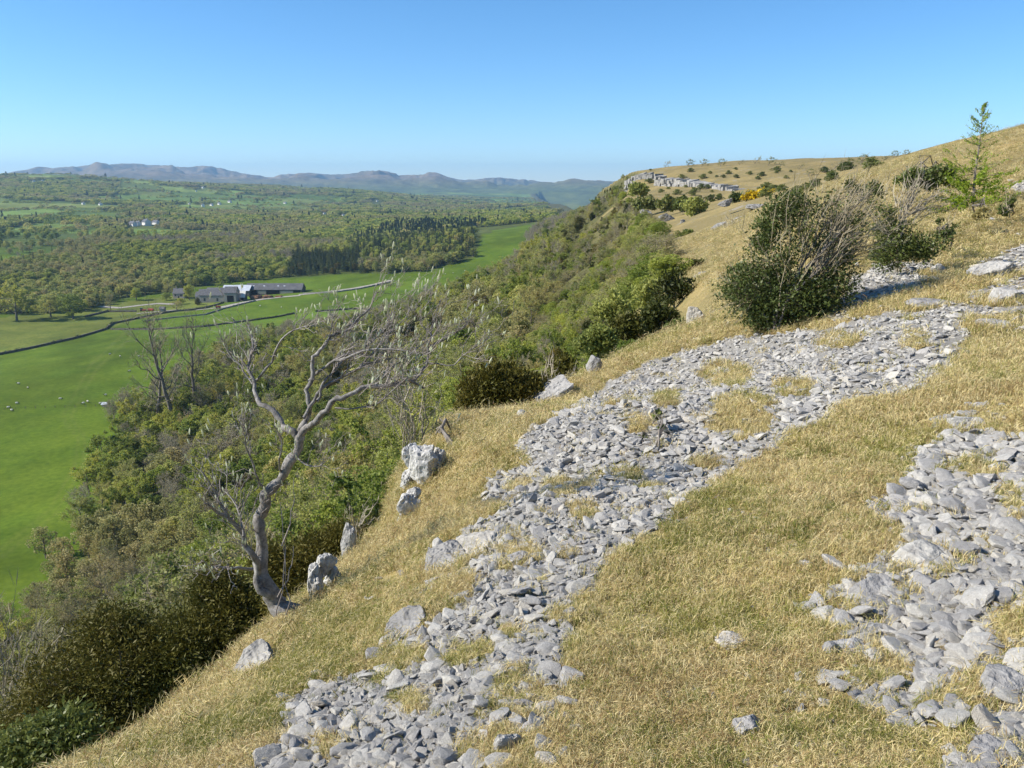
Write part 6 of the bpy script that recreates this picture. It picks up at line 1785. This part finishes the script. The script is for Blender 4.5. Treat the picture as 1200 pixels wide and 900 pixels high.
def stone_wall(pts, h, label):
    P = np.array([ground_hit(a, b, 150)[:2] for a, b in pts]); seg = np.hypot(*np.diff(P, axis=0).T); cum = np.concatenate([[0], np.cumsum(seg)])
    m = int(cum[-1] / 1.5); t = np.linspace(0, cum[-1], m); cx = np.interp(t, cum, P[:, 0]); cy = np.interp(t, cum, P[:, 1]); cz = height(cx, cy)
    T = np.stack([np.gradient(cx), np.gradient(cy)], -1); T /= np.linalg.norm(T, axis=1, keepdims=True) + 1e-9; N = np.stack([-T[:, 1], T[:, 0]], -1)
    hh = h * (1 + 0.12 * RNG.normal(0, 1, m)); q = []
    for sd, top in ((-0.35, 0), (-0.22, 1), (0.22, 1), (0.35, 0)):
        q.append(np.stack([cx + N[:, 0] * sd, cy + N[:, 1] * sd, cz + (hh if top else -0.4)], -1))
    V = np.stack(q, 1).reshape(-1, 3); F = [(i * 4 + j, i * 4 + 4 + j, i * 4 + 5 + j, i * 4 + 1 + j) for i in range(m - 1) for j in range(3)]
    b = MB(); b.add(V, F); o = b.build('field_wall', M_STONE); tag(o, label, 'wall')
stone_wall([(355, 345), (395, 343), (420, 339), (459, 330)], 1.3, 'drystone wall beside the farm road')
stone_wall([(170, 377), (205, 373), (240, 370), (262, 363), (300, 354)], 1.2, 'drystone wall below the farm track')

# wire fence with posts
def fence(pts, label):
    P = np.array([ground_hit(a, b, 150)[:2] for a, b in pts]); seg = np.hypot(*np.diff(P, axis=0).T); cum = np.concatenate([[0], np.cumsum(seg)])
    n = int(cum[-1] / 4.0); t = np.linspace(0, cum[-1], n); x = np.interp(t, cum, P[:, 0]); y = np.interp(t, cum, P[:, 1]); z = height(x, y)
    root = empty('wire_fence', (x[0], y[0], z[0])); tag(root, label, 'fence')
    b = MB(); b.box((-0.07, -0.07, -0.3), (0.07, 0.07, 1.25)); pm = b.mesh('post', BARK)
    for i in range(n): link('post', pm, root, (x[i] - x[0], y[i] - y[0], z[i] - z[0]))
    for h in (0.4, 0.75, 1.1):
        w = MB(); w.tube(np.stack([x - x[0], y - y[0], z - z[0] + h], -1), 0.012, 4, 0, False); w.build('wire', M_TYRE, root)
fence([(-20, 482), (30, 479), (80, 478), (124, 476)], 'wire fence with thin posts across the green field at the left')

# sheep
def sheep_mesh(seed, grazing):
    rng = np.random.default_rng(seed)
    bm = bmesh.new(); bmesh.ops.create_icosphere(bm, subdivisions=3, radius=1.0)
    for v in bm.verts:
        x, y, z = v.co
        f = 1 + 0.08 * math.sin(x * 9 + seed) * math.cos(y * 7) + 0.05 * math.sin(z * 11)
        v.co = (x * 0.62 * f, y * 0.33 * f, 0.72 + z * 0.34 * f * (1.0 if z > 0 else 0.85))
    me = bpy.data.meshes.new('fleece'); bm.to_mesh(me); bm.free(); me.materials.append(M_WOOL)
    h = MB(); hz = 0.28 if grazing else 0.98
    h.tube(np.array([(0.5, 0, 0.82), (0.72, 0, 0.66 if grazing else 0.98), (0.86, 0, hz + 0.12), (1.02, 0, hz)]), [0.15, 0.12, 0.11, 0.06], 8)
    h.tube(np.array([(0.84, 0.1, hz + 0.18), (0.82, 0.24, hz + 0.16)]), [0.04, 0.02], 5); h.tube(np.array([(0.84, -0.1, hz + 0.18), (0.82, -0.24, hz + 0.16)]), [0.04, 0.02], 5)
    l = MB(); l.tube(np.array([(0, 0, 0.6), (0.02, 0, 0.3), (0, 0, -0.02)]), [0.085, 0.05, 0.045], 6)
    return me, h.mesh('head', M_FACE), l.mesh('leg', M_FACE)
SHEEP = [sheep_mesh(1, True), sheep_mesh(2, False)]
flocks = [([(22, 451), (10, 479), (20, 474), (71, 469), (103, 472), (118, 474), (124, 464), (98, 474), (14, 482), (33, 456)], 'white sheep grazing in the bright field near the wire fence', 'sheep near the fence'),
          ([(129, 417), (141, 419), (163, 419), (152, 436)], 'white sheep in the bright field below the long hedge', 'sheep below the hedge'),
          ([(372, 359), (398, 356), (283, 368), (330, 362), (305, 360)], 'far white sheep in the field between the farm and the rowan', 'sheep before the farm'),
          ([(515, 325), (522, 322), (531, 321), (498, 327), (545, 318)], 'far white sheep in the upper field beside the plantation', 'sheep beside the plantation')]
for spots, lab, grp in flocks:
    for px, py in spots:
        c = ground_hit(px, py, 150); v = int(random.random() < 0.35)
        root = empty('sheep', tuple(c), random.uniform(0, 6.28), 1.15); tag(root, lab, 'sheep', grp)
        link('fleece', SHEEP[v][0], root); link('head', SHEEP[v][1], root)
        for sx in (-0.36, 0.36):
            for sy in (-0.17, 0.17): link('leg', SHEEP[v][2], root, (sx, sy, 0))

# single trees about the farm and the two bare ashes at the wood edge
def single_tree(kind, v, px, base_py, h_px, label, w=1.0, d=None, name=None):
    c = ground_hit(px, base_py, 150)
    if d is not None:
        c = pix(px, base_py, d); c[2] = zat(c[0], c[1])
    k = (c[1] * CP - c[2] * SP) / FPX
    s = h_px * k / KINDS[kind][v][3]
    e = empty(name or kind + '_tree', tuple(c), random.uniform(0, 6.28)); e.scale = (s * w, s * w, s); tag(e, label, 'tree')
    link('trunk', KINDS[kind][v][0], e); link('crown', KINDS[kind][v][1], e)
single_tree('green', 0, 222, 352, 20, 'dark leafy tree before the outhouse at the farm', 1.0)
single_tree('yew', 1, 221, 350, 17, 'dark conifer beside the farmhouse', 0.6)
single_tree('green', 1, 86, 374, 32, 'round yellow-green tree at the wood edge left of the farm', 1.5)
single_tree('green', 2, 20, 376, 36, 'broad yellow-green tree at the wood edge at the left border', 1.5)
single_tree('budding', 0, 130, 364, 18, 'bare brown tree by the lane left of the farm', 1.0)
single_tree('olive', 1, 207, 364, 9, 'low olive bush by the path below the farmhouse', 2.0)
single_tree('green', 0, 195, 352, 10, 'low green garden tree left of the farmhouse', 1.8)
single_tree('olive', 2, 199, 346, 12, 'rounded tree behind the farmhouse garden', 1.5)
single_tree('green', 1, 212, 357, 8, 'small bright bush in the garden below the farmhouse', 2.0)
single_tree('yew', 0, 232, 358, 8, 'dark bush at the left corner of the stone barn', 1.4)
single_tree('green', 0, 160, 352, 16, 'green tree on the lane left of the farm', 1.4)
single_tree('olive', 0, 60, 372, 30, 'broad olive tree at the wood edge between the yellow-green trees', 1.4)
single_tree('green', 2, 262, 332, 16, 'tree rising behind the pale-roofed barn', 1.3, d=880)
TALL_BARE = [wood_tree(s, 10, 3.0, 0.12, 17, 6, 5, 2, 0, 0.1, 0.016, up=1.35) for s in (301, 302)]
TB = [(t.mesh('trunk', BARK), c.mesh('crown', [BARK, TWIG, L_BUD])) for t, c in TALL_BARE]
for i, (px, py, d, hp, lab) in enumerate([(197, 440, 330, 62, 'tall bare ash at the wood edge above the field'), (226, 436, 345, 50, 'bare ash with fine twigs right of the tall one at the wood edge'), (180, 442, 335, 40, 'slender bare ash left of the tall one at the wood edge')]):
    c = pix(px, py, d); c[2] = zat(c[0], c[1]); k = d / FPX
    top = pix(px, py - hp, d); s = (top[2] - c[2]) / 9.2
    e = empty('ash_tree', tuple(c), i * 1.3); e.scale = (s * 0.9, s * 0.9, s); tag(e, lab, 'tree'); link('trunk', TB[i % 2][0], e); link('crown', TB[i % 2][1], e)

# far houses across the valley
hw = MB(); hw.box((-7, -4, -1), (7, 4, 5.2)); hw.add([(-7, -4, 5.2), (-7, 4, 5.2), (-7, 0, 8.2)], [(0, 1, 2)]); hw.add([(7, -4, 5.2), (7, 4, 5.2), (7, 0, 8.2)], [(0, 2, 1)])
hr_ = MB()
for s in (-1, 1): hr_.add([(-7.4, s * 4.5, 5.0), (7.4, s * 4.5, 5.0), (7.4, 0, 8.5), (-7.4, 0, 8.5), (-7.4, s * 4.5, 4.7), (7.4, s * 4.5, 4.7)], [(0, 1, 2, 3), (0, 4, 5, 1)])
hc = MB(); hc.box((4.6, -0.6, 7.5), (6.0, 0.6, 10))
hwin = MB()
hwin.box((-0.6, -4.08, 2.8), (0.6, -3.9, 4.2))
HM = (hw.mesh('wall', M_WHITE), hr_.mesh('roof', M_SLATE), hc.mesh('chimney', M_STONE), hwin.mesh('window', M_GLASS))
for i, (px, py, s) in enumerate(houses):
    c = ground_hit(px, py, 900); far = max(1.0, c[1] / 2600)
    e = empty('farmhouse', tuple(c), -0.85 + random.uniform(-0.3, 0.3), 0.9 * s * far ** 0.5)
    tag(e, 'tiny white house among the trees across the valley', 'house', 'white houses across the valley')
    link('wall', HM[0], e); r_ = link('roof', HM[1], e); link('chimney', HM[2], r_)
    for wx in (-4.6, 0.0, 4.6): link('window', HM[3], e, (wx, 0, 0))
